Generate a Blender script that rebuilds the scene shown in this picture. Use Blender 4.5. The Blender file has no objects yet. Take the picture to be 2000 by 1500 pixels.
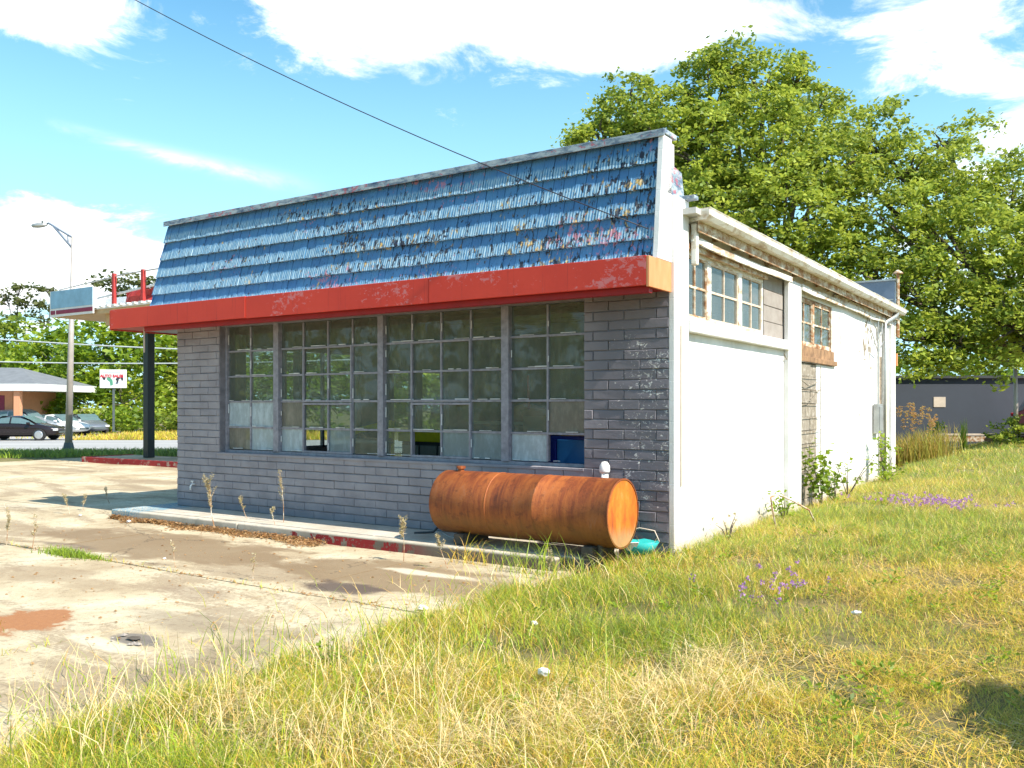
import bpy, bmesh, math, random
import numpy as np
from mathutils import Vector, Matrix, Euler

random.seed(7)
RNG = np.random.default_rng(11)
S = bpy.context.scene
COL = S.collection

# ------------------------------------------------------------------ camera, sky, sun, exposure
cam = bpy.data.objects.new('camera', bpy.data.cameras.new('camera'))
COL.objects.link(cam)
cam.location = (0, 0, 1.58)
cam.rotation_euler = (math.radians(90), 0, 0)
cam.data.sensor_width = 36
cam.data.lens = 36 * 1714 / 2000
cam.data.shift_y = 0.0215
cam.data.clip_start = 0.05
cam.data.clip_end = 3000
S.camera = cam

SUNV = Vector((0.5325, -0.417, 0.733)).normalized()
SUN_EL = math.asin(SUNV.z)
SUN_ROT = math.atan2(SUNV.x, SUNV.y)
sun = bpy.data.objects.new('sun', bpy.data.lights.new('sun', 'SUN'))
COL.objects.link(sun)
sun.rotation_euler = SUNV.to_track_quat('Z', 'Y').to_euler()
sun.data.energy = 5.0
sun.data.angle = math.radians(0.5)
sun.data.color = (1.0, 0.94, 0.84)

S.view_settings.view_transform = 'Standard'
S.view_settings.look = 'None'
S.view_settings.exposure = 0.75
S.view_settings.gamma = 1
S.view_settings.use_curve_mapping = False

WORLD = bpy.data.worlds.new('World')
S.world = WORLD
WORLD.use_nodes = True
SKY_STRENGTH = 0.11


class G:
    """small node-graph writer"""
    def __init__(self, tree):
        self.t = tree
        self.n = tree.nodes
        self.l = tree.links

    def node(self, typ, **kw):
        nd = self.n.new(typ)
        for k, v in kw.items():
            setattr(nd, k, v)
        return nd

    def put(self, sock, v):
        if isinstance(v, bpy.types.NodeSocket):
            self.l.new(v, sock)
        elif v is not None:
            if isinstance(v, (tuple, list)) and len(v) == 3 and sock.type == 'RGBA':
                v = (*v, 1)
            sock.default_value = v

    def math(self, op, a, b=None, c=None, clamp=False):
        nd = self.node('ShaderNodeMath', operation=op, use_clamp=clamp)
        self.put(nd.inputs[0], a)
        if b is not None:
            self.put(nd.inputs[1], b)
        if c is not None:
            self.put(nd.inputs[2], c)
        return nd.outputs[0]

    def smooth(self, v, a, b):
        nd = self.node('ShaderNodeMapRange', interpolation_type='SMOOTHSTEP')
        self.put(nd.inputs[0], v)
        nd.inputs[1].default_value = a
        nd.inputs[2].default_value = b
        return nd.outputs[0]

    def mix(self, f, a, b, blend='MIX'):
        nd = self.node('ShaderNodeMix', data_type='RGBA', blend_type=blend)
        self.put(nd.inputs[0], f)
        self.put(nd.inputs[6], a)
        self.put(nd.inputs[7], b)
        return nd.outputs[2]

    def noise(self, vec, scale, detail=4, rough=0.6, dist=0.0):
        nd = self.node('ShaderNodeTexNoise')
        nd.inputs['Scale'].default_value = scale
        nd.inputs['Detail'].default_value = detail
        nd.inputs['Roughness'].default_value = rough
        nd.inputs['Distortion'].default_value = dist
        if vec is not None:
            self.put(nd.inputs['Vector'], vec)
        return nd.outputs[0]

    def voro(self, vec, scale, feature='F1', out=0):
        nd = self.node('ShaderNodeTexVoronoi', feature=feature)
        nd.inputs['Scale'].default_value = scale
        self.put(nd.inputs['Vector'], vec)
        return nd.outputs[out]

    def ramp(self, f, stops):
        nd = self.node('ShaderNodeValToRGB')
        el = nd.color_ramp.elements
        while len(el) < len(stops):
            el.new(0.5)
        for e, (p, c) in zip(el, stops):
            e.position = p
            e.color = (*c, 1) if len(c) == 3 else c
        self.put(nd.inputs[0], f)
        return nd.outputs[0]

    def scale(self, vec, s, loc=(0, 0, 0)):
        nd = self.node('ShaderNodeMapping')
        nd.inputs['Scale'].default_value = s
        nd.inputs['Location'].default_value = loc
        self.put(nd.inputs[0], vec)
        return nd.outputs[0]

    def sep(self, vec):
        nd = self.node('ShaderNodeSeparateXYZ')
        self.put(nd.inputs[0], vec)
        return nd.outputs

    def pos(self):
        return self.node('ShaderNodeNewGeometry').outputs['Position']

    def bpos(self):
        nd = self.node('ShaderNodeMapping', vector_type='TEXTURE')
        nd.inputs['Location'].default_value = (BO.x, BO.y, 0)
        nd.inputs['Rotation'].default_value = (0, 0, BYAW)
        self.put(nd.inputs[0], self.pos())
        return nd.outputs[0]

    def obj(self):
        return self.node('ShaderNodeTexCoord').outputs['Object']

    def rand(self):
        return self.node('ShaderNodeObjectInfo').outputs['Random']

    def attr(self, name):
        return self.node('ShaderNodeAttribute', attribute_name=name).outputs


BO = Vector((1.55, 8.66, 0))
BX = Vector((0.8349, -0.5504, 0))
BY = Vector((0.5504, 0.8349, 0))
BYAW = math.atan2(-0.5504, 0.8349)


def L2W(x, y, z=0.0):
    return BO + BX * x + BY * y + Vector((0, 0, z))


def W2L(X, Y):
    dx, dy = X - BO.x, Y - BO.y
    return dx * BX.x + dy * BX.y, dx * BY.x + dy * BY.y


# ---- world: nishita sky with a layer of thin bright cloud, laid out by azimuth and height
g = G(WORLD.node_tree)
bg = g.n['Background']
sky = g.node('ShaderNodeTexSky', sky_type='NISHITA')
sky.sun_disc = False
sky.sun_elevation = SUN_EL
sky.sun_rotation = SUN_ROT
sky.altitude = 100
sky.air_density = 1.0
sky.dust_density = 0.6
sky.ozone_density = 1.0
dirv = g.node('ShaderNodeTexCoord').outputs['Generated']
dx, dy, dz = g.sep(dirv)
az = g.math('ARCTAN2', dx, dy)
el = g.math('ARCSINE', dz)


def azel(u, v):
    d = Vector(((u - 1000) / 1714, 1, (793 - v) / 1714)).normalized()
    return math.atan2(d.x, d.y), math.asin(d.z)


# big banks of cloud: (u, v, radius az, radius el, weight, tilt)
banks = [(860, 5, .22, .055, 1.1, 0), (700, -30, .16, .06, .6, 0), (1060, 20, .12, .055, .8, 0), (1190, 60, .10, .04, .6, 0), (1330, 40, .10, .05, .5, 0), (1500, 30, .10, .04, .42, 0),
         (1880, 40, .10, .06, .95, 0), (1990, 250, .05, .05, .35, 0), (1180, 250, .05, .02, .4, 0),
         (130, 20, .10, .035, .85, 0), (0, 10, .08, .03, .6, 0), (120, 480, .22, .035, .85, 0),
         (-250, 480, .3, .06, .8, 0), (380, 590, .35, .04, .5, 0), (2300, 330, .2, .12, .6, 0), (1980, 560, .25, .08, .5, 0),
         (640, 120, .05, .02, .25, 0)]
field = None
for (u, v, ra, re, w, t) in banks:
    a0, e0 = azel(u, v)
    da = g.math('DIVIDE', g.math('SUBTRACT', az, a0), ra)
    de = g.math('DIVIDE', g.math('SUBTRACT', el, e0), re)
    q = g.math('ADD', g.math('MULTIPLY', da, da), g.math('MULTIPLY', de, de))
    e = g.math('MULTIPLY', g.math('EXPONENT', g.math('MULTIPLY', q, -1.0)), w)
    field = e if field is None else g.math('ADD', field, e)
flat = g.node('ShaderNodeCombineXYZ')
den = g.math('ADD', g.math('MAXIMUM', dz, 0.0), 0.16)
g.put(flat.inputs[0], g.math('DIVIDE', dx, den))
g.put(flat.inputs[1], g.math('DIVIDE', dy, den))
n1 = g.noise(flat.outputs[0], 3.4, 10, 0.66, 0.5)
n2 = g.noise(flat.outputs[0], 0.6, 3, 0.5)
far_side = g.math('MULTIPLY', g.smooth(dy, 0.75, 0.3), 0.45)      # beyond the view the same kind of broken cloud goes on
cov = g.math('ADD', field, g.math('MULTIPLY', far_side, n2))
dens = g.math('ADD', g.math('MULTIPLY', cov, 0.62), g.math('MULTIPLY', g.math('SUBTRACT', n1, 0.5), 1.75))
cloud = g.math('MULTIPLY', g.smooth(dens, 0.24, 0.60), 0.97)
# a long vapour trail
a0, e0 = azel(90, 240)
a1, e1 = azel(640, 372)
tx, ty = a1 - a0, e1 - e0
tl = math.hypot(tx, ty)
tx, ty = tx / tl, ty / tl
pa = g.math('SUBTRACT', az, a0)
pe = g.math('SUBTRACT', el, e0)
along = g.math('ADD', g.math('MULTIPLY', pa, tx), g.math('MULTIPLY', pe, ty))
across = g.math('ADD', g.math('MULTIPLY', pa, -ty), g.math('MULTIPLY', pe, tx))
across = g.math('ADD', across, g.math('MULTIPLY', g.math('SUBTRACT', n1, .5), 0.02))
wid = g.math('ADD', 0.004, g.math('MULTIPLY', g.math('ABSOLUTE', along), 0.022))
tr = g.math('EXPONENT', g.math('MULTIPLY', g.math('POWER', g.math('DIVIDE', across, wid), 2.0), -1.0))
tr = g.math('MULTIPLY', tr, g.math('MULTIPLY', g.smooth(along, -0.005, 0.02), g.smooth(along, tl * 1.05, tl * .6)))
tr = g.math('MULTIPLY', tr, g.smooth(dy, 0.2, 0.5))
tr = g.math('MULTIPLY', tr, g.math('ADD', 0.05, g.math('MULTIPLY', g.smooth(n1, .35, .65), .5)))
cloud = g.math('MAXIMUM', cloud, tr)
# a thin veil low down
veil = g.math('MULTIPLY', g.smooth(el, 0.48, 0.02), 0.85)
# photo-like cyan blue
hs = g.node('ShaderNodeHueSaturation')
hs.inputs['Hue'].default_value = 0.480
hs.inputs['Saturation'].default_value = 1.25
hs.inputs['Value'].default_value = 1.38
g.put(hs.inputs['Color'], sky.outputs[0])
c = g.mix(veil, hs.outputs[0], (3.5, 6.3, 7.4))
shade = g.smooth(g.noise(flat.outputs[0], 1.7, 6, .6), .35, .65)
ccol = g.mix(shade, (6.6, 7.2, 7.6), (10.5, 10.5, 10.3))
c = g.mix(cloud, c, ccol)
g.put(bg.inputs[0], c)
bg.inputs[1].default_value = SKY_STRENGTH


# ------------------------------------------------------------------ materials
def material(name, fn, rough=0.8):
    m = bpy.data.materials.new(name)
    m.use_nodes = True
    q = G(m.node_tree)
    b = q.n['Principled BSDF']
    b.inputs['Roughness'].default_value = rough
    fn(q, b)
    return m


def bump(q, b, h, strength=0.4, dist=0.01):
    nd = q.node('ShaderNodeBump')
    nd.inputs['Strength'].default_value = strength
    nd.inputs['Distance'].default_value = dist
    q.put(nd.inputs['Height'], h)
    q.put(b.inputs['Normal'], nd.outputs[0])


def plain(name, col, rough=0.6, var=0.25, scale=6.0, metal=0.0, bs=0.15):
    def fn(q, b):
        n = q.noise(q.pos(), scale, 6, 0.65)
        dark = tuple(x * (1 - var) for x in col)
        lite = tuple(min(1, x * (1 + var)) for x in col)
        q.put(b.inputs['Base Color'], q.ramp(n, [(0.3, dark), (0.7, lite)]))
        b.inputs['Metallic'].default_value = metal
        bump(q, b, q.noise(q.pos(), scale * 12, 3), bs, 0.004)
    return material(name, fn, rough)


def m_brick(q, b):
    P = q.bpos()
    n = q.noise(P, 3.0, 6, .6)
    r = q.rand()
    base = q.ramp(n, [(0.3, (0.225, 0.205, 0.222)), (0.7, (0.345, 0.318, 0.335))])
    base = q.mix(q.math('MULTIPLY', r, .35), base, (0.36, 0.33, 0.345))
    x, y, z = q.sep(P)
    # near the ground a darker bluish tone, under the soffit brown bare streaks
    low = q.math('MULTIPLY', q.smooth(q.math('ADD', z, q.math('MULTIPLY', n, .3)), .62, .3), .55)
    base = q.mix(low, base, (0.10, 0.125, 0.165))
    # darker tone on the pier at the street corner
    rp = q.math('MULTIPLY', q.smooth(x, -1.35, -0.6), .75)
    base = q.mix(rp, base, (0.125, 0.115, 0.135))
    # peeled flakes that show old white paint, mostly towards that corner
    f1 = q.noise(q.scale(P, (17, 17, 26)), 1.0, 5, .7, 1.2)
    zone = q.noise(q.scale(P, (3, 3, 6), (5, 0, 2)), 1.0, 3, .6)
    side = q.smooth(x, -1.05, -0.35)
    hz = q.math('MULTIPLY', q.smooth(z, .3, .7), q.smooth(z, 2.62, 2.2))
    k = q.math('MULTIPLY', q.math('MULTIPLY', side, hz), .20)
    k = q.math('ADD', k, q.math('MULTIPLY', q.math('SUBTRACT', zone, .5), .38))
    flake = q.smooth(q.math('ADD', f1, k), .785, .805)
    base = q.mix(flake, base, (0.62, 0.6, 0.57))
    q.put(b.inputs['Base Color'], base)
    h = q.math('ADD', q.noise(P, 28, 6, .7), q.math('MULTIPLY', flake, -.35))
    bump(q, b, h, .55, .012)


def m_mortar(q, b):
    P = q.bpos()
    n = q.noise(P, 9, 5)
    q.put(b.inputs['Base Color'], q.ramp(n, [(0.3, (0.16, 0.15, 0.165)), (0.7, (0.25, 0.235, 0.25))]))
    bump(q, b, q.noise(P, 60, 4), .5, .006)


def m_white(q, b):
    P = q.bpos()
    n = q.noise(P, 1.3, 7, .65)
    base = q.ramp(n, [(0.25, (0.62, 0.60, 0.55)), (0.6, (0.80, 0.79, 0.77)), (0.8, (0.84, 0.835, 0.82))])
    st = q.noise(q.scale(P, (5, 5, .7)), 1.0, 6, .7, .3)
    z = q.sep(P)[2]
    streak = q.math('MULTIPLY', q.smooth(st, .55, .72), .55)
    base = q.mix(streak, base, (0.52, 0.47, 0.40))
    chip = q.smooth(q.noise(q.scale(P, (9, 9, 6)), 1.0, 8, .75, .5), .735, .76)
    base = q.mix(q.math('MULTIPLY', chip, .75), base, (0.40, 0.32, 0.23))
    splash = q.math('MULTIPLY', q.smooth(q.math('ADD', z, q.math('MULTIPLY', n, .4)), .85, .3), .75)
    base = q.mix(splash, base, (0.50, 0.41, 0.30))
    q.put(b.inputs['Base Color'], base)
    h = q.math('ADD', q.noise(P, 40, 5, .7), q.math('MULTIPLY', chip, -.6))
    # faint courses telegraphing through the paint
    zz = q.math('FRACT', q.math('DIVIDE', z, .2032))
    jn = q.smooth(q.math('ABSOLUTE', q.math('SUBTRACT', zz, .5)), .47, .5)
    h = q.math('ADD', h, q.math('MULTIPLY', jn, -.5))
    bump(q, b, h, .35, .008)


def m_whitewood(q, b):
    P = q.bpos()
    n = q.noise(q.scale(P, (8, 3, 8)), 1.0, 7, .7, .4)
    c = q.ramp(n, [(0.30, (0.27, 0.13, 0.06)), (0.43, (0.52, 0.42, 0.30)), (0.50, (0.76, 0.73, 0.67)), (1, (0.82, 0.81, 0.78))])
    q.put(b.inputs['Base Color'], c)
    bump(q, b, n, .5, .01)


def m_rustwood(q, b):
    P = q.bpos()
    n = q.noise(q.scale(P, (10, 5, 10)), 1.0, 7, .7, .4)
    c = q.ramp(n, [(0.3, (0.14, 0.055, 0.02)), (0.44, (0.36, 0.17, 0.07)), (0.52, (0.50, 0.38, 0.25)), (.62, (0.72, 0.66, 0.56))])
    q.put(b.inputs['Base Color'], c)
    bump(q, b, n, .5, .01)


def m_gutter(q, b):
    P = q.bpos()
    n = q.noise(q.scale(P, (3, 3, 9)), 1.0, 7, .7, .3)
    c = q.ramp(n, [(0.30, (0.34, 0.22, 0.12)), (0.42, (0.60, 0.52, 0.40)), (0.52, (0.76, 0.73, 0.66)), (1, (0.82, 0.80, 0.76))])
    q.put(b.inputs['Base Color'], c)
    bump(q, b, n, .3, .008)


def m_rawblock(q, b):
    P = q.bpos()
    n = q.noise(P, 12, 6, .7)
    c = q.ramp(n, [(0.3, (0.16, 0.125, 0.085)), (0.52, (0.28, 0.23, 0.165)), (0.70, (0.55, 0.50, 0.42))])
    c = q.mix(q.math('MULTIPLY', q.rand(), .35), c, (0.32, 0.29, 0.25))
    q.put(b.inputs['Base Color'], c)
    bump(q, b, q.noise(P, 50, 5, .7), .7, .01)


def m_greyblock(q, b):
    P = q.bpos()
    n = q.noise(P, 5, 6, .7)
    q.put(b.inputs['Base Color'], q.ramp(n, [(0.3, (0.26, 0.22, 0.19)), (0.7, (0.36, 0.32, 0.28))]))
    bump(q, b, q.noise(P, 50, 5, .7), .5, .008)


def m_red(q, b):
    P = q.bpos()
    n = q.noise(P, 1.1, 5, .6)
    base = q.ramp(n, [(0.3, (0.58, 0.030, 0.012)), (0.7, (0.68, 0.046, 0.018))])
    f1 = q.noise(q.scale(P, (12, 12, 18)), 1.0, 7, .75, .6)
    zone = q.noise(q.scale(P, (1.1, 1, 1.6), (3.3, 0, .7)), 1.0, 3, .6)
    x = q.sep(P)[0]
    right = q.math('MULTIPLY', q.smooth(x, -1.5, -.4), .10)
    k = q.math('ADD', q.math('MULTIPLY', q.math('SUBTRACT', zone, .5), .8), right)
    flake = q.smooth(q.math('ADD', f1, k), .64, .67)
    drip = q.smooth(q.noise(q.scale(P, (22, 22, .8), (0, 0, 5)), 1.0, 5, .7), .56, .72)
    base = q.mix(q.math('MULTIPLY', drip, .45), base, (0.30, 0.012, 0.010))
    base = q.mix(q.math('MULTIPLY', flake, .8), base, (0.62, 0.20, 0.20))
    q.put(b.inputs['Base Color'], base)
    bump(q, b, q.math('ADD', q.noise(P, 14, 4), q.math('MULTIPLY', flake, -.4)), .25, .006)


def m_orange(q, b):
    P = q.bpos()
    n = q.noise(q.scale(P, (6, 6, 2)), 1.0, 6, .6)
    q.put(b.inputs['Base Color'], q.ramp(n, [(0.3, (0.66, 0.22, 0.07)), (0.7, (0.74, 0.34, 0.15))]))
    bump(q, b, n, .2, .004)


def m_shingle(q, b):
    P = q.bpos()
    O = q.obj()
    ox, oy, oz = q.sep(O)
    r = q.rand()
    x, y, z = q.sep(P)
    n = q.noise(P, 4, 5, .6)
    base = q.ramp(n, [(0.3, (0.055, 0.18, 0.37)), (0.7, (0.095, 0.25, 0.44))])
    base = q.mix(q.math('MULTIPLY', r, .4), base, (0.05, 0.145, 0.36))
    # weathered lower edge, streaked along the grain; pale tone also paints the sunlit band
    wv = q.node('ShaderNodeTexWave', wave_type='BANDS', bands_direction='X')
    wv.inputs['Scale'].default_value = 9.5
    wv.inputs['Distortion'].default_value = 2.2
    wv.inputs['Detail'].default_value = 2
    wv.inputs['Detail Scale'].default_value = .6
    q.put(wv.inputs['Vector'], q.scale(P, (1, 1, .12)))
    st = q.math('ADD', q.math('MULTIPLY', wv.outputs[0], .30), q.math('MULTIPLY', q.noise(q.scale(P, (30, 30, 3)), 1.0, 3, .6), .70))
    edge = q.smooth(q.math('ADD', oz, q.math('MULTIPLY', q.math('SUBTRACT', st, .5), .16)), -.10, -.15)
    pale = q.ramp(st, [(0.40, (0.06, 0.20, 0.36)), (0.47, (0.20, 0.37, 0.48)), (0.58, (0.36, 0.50, 0.57))])
    base = q.mix(q.math('MULTIPLY', edge, .9), base, pale)
    # paint lost in patches: dark bare panel, ochre primer, a pink-red older coat
    low = q.smooth(oz, -.04, -.17)
    big = q.noise(q.scale(P, (.9, .9, 1.4), (2.2, 0, 1.1)), 1.0, 3, .55)
    right = q.math('MULTIPLY', q.smooth(x, -7.2, -3.2), .055)
    patch = q.noise(q.scale(P, (22, 22, 8)), 1.0, 5, .68, .3)
    s = q.math('ADD', patch, q.math('ADD', q.math('MULTIPLY', low, .06), q.math('ADD', right, q.math('MULTIPLY', q.math('SUBTRACT', big, .5), .42))))
    bare = q.smooth(s, .665, .685)
    hue = q.noise(q.scale(P, (9, 9, 6), (7, 3, 1)), 1.0, 3, .6)
    barec = q.ramp(hue, [(0.50, (0.022, 0.028, 0.045)), (0.57, (0.13, 0.12, 0.11)), (0.61, (0.55, 0.34, 0.08)), (0.68, (0.55, 0.45, 0.30))])
    base = q.mix(bare, base, barec)
    p2 = q.noise(q.scale(P, (20, 20, 12), (1, 9, 4)), 1.0, 6, .7, .3)
    big2 = q.noise(q.scale(P, (.8, .8, 1.8), (9.2, 0, 3.1)), 1.0, 2, .5)
    red = q.smooth(q.math('ADD', p2, q.math('MULTIPLY', q.math('SUBTRACT', big2, .5), .7)), .665, .70)
    base = q.mix(q.math('MULTIPLY', red, .75), base, (0.52, 0.20, 0.25))
    dk = q.smooth(q.noise(q.scale(P, (5, 5, 9), (4, 4, 4)), 1.0, 6, .7, .4), .64, .70)
    base = q.mix(q.math('MULTIPLY', dk, .7), base, (0.02, 0.05, 0.22))
    q.put(b.inputs['Base Color'], base)
    groove = wv.outputs[0]
    bump(q, b, q.math('ADD', groove, q.math('MULTIPLY', bare, -.25)), .35, .008)


def m_coping(q, b):
    P = q.bpos()
    n = q.noise(q.scale(P, (5, 5, 14)), 1.0, 8, .78, .3)
    base = q.ramp(n, [(0.34, (0.03, 0.05, 0.12)), (0.45, (0.16, 0.21, 0.27)), (0.53, (0.36, 0.41, 0.44)), (0.7, (0.55, 0.57, 0.57))])
    zone = q.noise(q.scale(P, (.9, 1, 1), (8, 0, 0)), 1.0, 2)
    red = q.smooth(q.math('ADD', q.noise(q.scale(P, (14, 14, 20)), 1.0, 5), q.math('MULTIPLY', q.math('SUBTRACT', zone, .5), .7)), .56, .60)
    base = q.mix(q.math('MULTIPLY', red, .8), base, (0.45, 0.10, 0.13))
    q.put(b.inputs['Base Color'], base)
    bump(q, b, n, .3, .006)


def m_concrete(q, b):
    P = q.pos()
    L = q.bpos()
    r = q.rand()
    n = q.noise(P, .9, 8, .65, .4)
    n2 = q.noise(q.scale(L, (.35, 1.1, 1)), 1.0, 6, .62, .6)
    fine = q.noise(P, 30, 6, .75)
    grit = q.noise(P, 75, 4, .8)
    base = q.ramp(n, [(0.34, (0.34, 0.25, 0.14)), (0.50, (0.50, 0.41, 0.26)), (0.66, (0.62, 0.54, 0.38))])
    stain = q.smooth(q.math('ADD', n2, q.math('MULTIPLY', q.math('SUBTRACT', fine, .5), .30)), .52, .58)
    base = q.mix(q.math('MULTIPLY', stain, .7), base, (0.25, 0.175, 0.10))
    base = q.mix(q.math('MULTIPLY', r, .15), base, (0.58, 0.50, 0.38))
    spk = q.smooth(fine, .55, .70)
    base = q.mix(q.math('MULTIPLY', spk, .55), base, (0.22, 0.155, 0.09))
    med = q.noise(P, 9, 7, .8, .3)
    base = q.mix(q.math('MULTIPLY', q.smooth(med, .53, .61), .62), base, (0.27, 0.195, 0.12))
    base = q.mix(q.math('MULTIPLY', q.smooth(grit, .57, .68), .6), base, (0.13, 0.10, 0.07))
    x, y, z = q.sep(L)

    wobn = q.noise(q.scale(L, (1.6, 2.6, 1)), 1.0, 5, .6, .4)

    def blot(cx, cy, rx, ry, soft, wob=.35):
        a = q.math('DIVIDE', q.math('SUBTRACT', x, cx), rx)
        c_ = q.math('DIVIDE', q.math('SUBTRACT', y, cy), ry)
        d = q.math('SQRT', q.math('ADD', q.math('MULTIPLY', a, a), q.math('MULTIPLY', c_, c_)))
        d = q.math('ADD', d, q.math('MULTIPLY', q.math('SUBTRACT', wobn, .5), wob * 5))
        d = q.math('ADD', d, q.math('MULTIPLY', q.math('SUBTRACT', fine, .5), wob))
        return q.smooth(d, 1.0, 1.0 - soft)
    # a damp silt patch beside the kerb slab, an oily patch, red clay washed into a hollow
    base = q.mix(q.math('MULTIPLY', blot(-5.3, -2.0, 2.5, .85, .35), .88), base, (0.22, 0.15, 0.08))
    base = q.mix(q.math('MULTIPLY', blot(-1.9, -1.9, 1.7, .75, .4), .88), base, (0.22, 0.15, 0.08))
    base = q.mix(q.math('MULTIPLY', blot(-1.7, -1.62, .75, .13, .5), .8), base, (0.62, 0.55, 0.42))
    base = q.mix(q.math('MULTIPLY', blot(-4.6, -3.6, 1.1, .35, .5), .6), base, (0.28, 0.20, 0.12))
    base = q.mix(q.math('MULTIPLY', blot(-2.9, -3.35, .6, .2, .5), .55), base, (0.24, 0.17, 0.11))
    base = q.mix(q.math('MULTIPLY', blot(-1.95, -2.5, .55, .28, .5), .85), base, (0.085, 0.06, 0.05))
    base = q.mix(q.math('MULTIPLY', blot(-6.3, -2.55, .7, .14, .5), .6), base, (0.12, 0.085, 0.06))
    base = q.mix(q.math('MULTIPLY', blot(-2.0, -4.0, .9, .28, .6), .55), base, (0.20, 0.15, 0.10))
    base = q.mix(q.math('MULTIPLY', blot(-1.1, -4.3, .28, 1.2, .6), .6), base, (0.20, 0.15, 0.09))
    base = q.mix(q.math('MULTIPLY', blot(-1.95, -4.52, .24, .13, .3, .3), .75), base, (0.11, 0.10, 0.10))
    base = q.mix(q.math('MULTIPLY', blot(-2.0, -4.70, .5, .12, .4, .3), .6), base, (0.66, 0.57, 0.42))
    clay = q.mix(fine, (0.22, 0.075, 0.028), (0.44, 0.20, 0.07))
    base = q.mix(q.math('MULTIPLY', blot(-3.05, -4.72, .62, .44, .5, .5), .45), base, (0.26, 0.16, 0.09))
    base = q.mix(q.math('MULTIPLY', blot(-3.05, -4.72, .48, .34, .18, .5), .95), base, clay)
    # hairline cracks
    cr = q.voro(q.scale(L, (.22, .30, .3), (3, 1, 0)), 1.0, 'DISTANCE_TO_EDGE')
    cr2 = q.math('ADD', cr, q.math('MULTIPLY', q.math('SUBTRACT', q.noise(L, 2.2, 7, .7), .5), .10))
    crack = q.smooth(q.math('ABSOLUTE', cr2), .0028, .0008)
    base = q.mix(q.math('MULTIPLY', crack, .55), base, (0.10, 0.075, 0.05))
    q.put(b.inputs['Base Color'], base)
    h = q.math('ADD', q.math('MULTIPLY', fine, .6), q.math('MULTIPLY', crack, -1.0))
    h = q.math('ADD', h, n)
    bump(q, b, h, .5, .02)


def m_walk(q, b):
    L = q.bpos()
    x, y, z = q.sep(L)
    n = q.noise(L, 4, 7, .65)
    fine = q.noise(L, 40, 5, .7)
    base = q.ramp(n, [(0.3, (0.42, 0.36, 0.27)), (0.6, (0.56, 0.50, 0.41))])
    base = q.mix(q.math('MULTIPLY', q.smooth(fine, .55, .7), .3), base, (.2, .17, .13))
    # blue paint at the end of the walk
    xb = q.math('ADD', x, q.math('MULTIPLY', n, .5))
    blue = q.math('MULTIPLY', q.smooth(xb, -7.05, -7.3), q.smooth(q.math('ADD', fine, q.math('MULTIPLY', n, .3)), .72, .62))
    base = q.mix(q.math('MULTIPLY', blue, .85), base, (0.08, 0.26, 0.36))
    # red kerb face, worn
    red = q.math('MULTIPLY', q.smooth(z, .105, .095), q.smooth(q.math('ADD', n, q.math('MULTIPLY', q.smooth(x, -5.0, -3.4), .20)), .60, .64))
    red = q.math('MULTIPLY', red, q.smooth(x, -2.2, -2.9))
    red = q.math('MULTIPLY', red, q.smooth(x, -5.4, -4.6))
    red = q.math('MULTIPLY', red, q.smooth(fine, .66, .54))
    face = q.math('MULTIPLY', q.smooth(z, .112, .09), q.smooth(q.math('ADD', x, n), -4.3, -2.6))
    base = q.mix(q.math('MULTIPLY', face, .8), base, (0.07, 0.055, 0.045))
    dirt = q.math('MULTIPLY', q.smooth(z, .09, .0), q.smooth(fine, .35, .6))
    base = q.mix(q.math('MULTIPLY', dirt, .7), base, (0.13, 0.09, 0.06))
    base = q.mix(red, base, (0.27, 0.012, 0.014))
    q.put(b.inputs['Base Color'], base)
    bump(q, b, q.math('ADD', n, fine), .4, .01)


def m_redkerb(q, b):
    P = q.pos()
    n = q.noise(P, 5, 6, .7)
    q.put(b.inputs['Base Color'], q.ramp(n, [(0.38, (0.45, 0.36, 0.28)), (0.46, (0.33, 0.02, 0.02)), (1, (0.40, 0.03, 0.03))]))


def m_soil(q, b):
    P = q.pos()
    n = q.noise(P, .5, 6, .6)
    f = q.noise(P, 14, 7, .75)
    a = q.ramp(n, [(0.35, (0.09, 0.11, 0.02)), (0.55, (0.17, 0.14, 0.045)), (0.7, (0.24, 0.15, 0.06))])
    a = q.mix(q.math('MULTIPLY', q.smooth(f, .4, .65), .6), a, (0.30, 0.23, 0.11))
    q.put(b.inputs['Base Color'], a)
    bump(q, b, f, .8, .04)


def m_road(q, b):
    P = q.pos()
    n = q.noise(q.scale(P, (.05, .6, 1)), 1.0, 6, .6)
    q.put(b.inputs['Base Color'], q.ramp(n, [(0.3, (0.30, 0.29, 0.28)), (0.7, (0.42, 0.41, 0.39))]))


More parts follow.
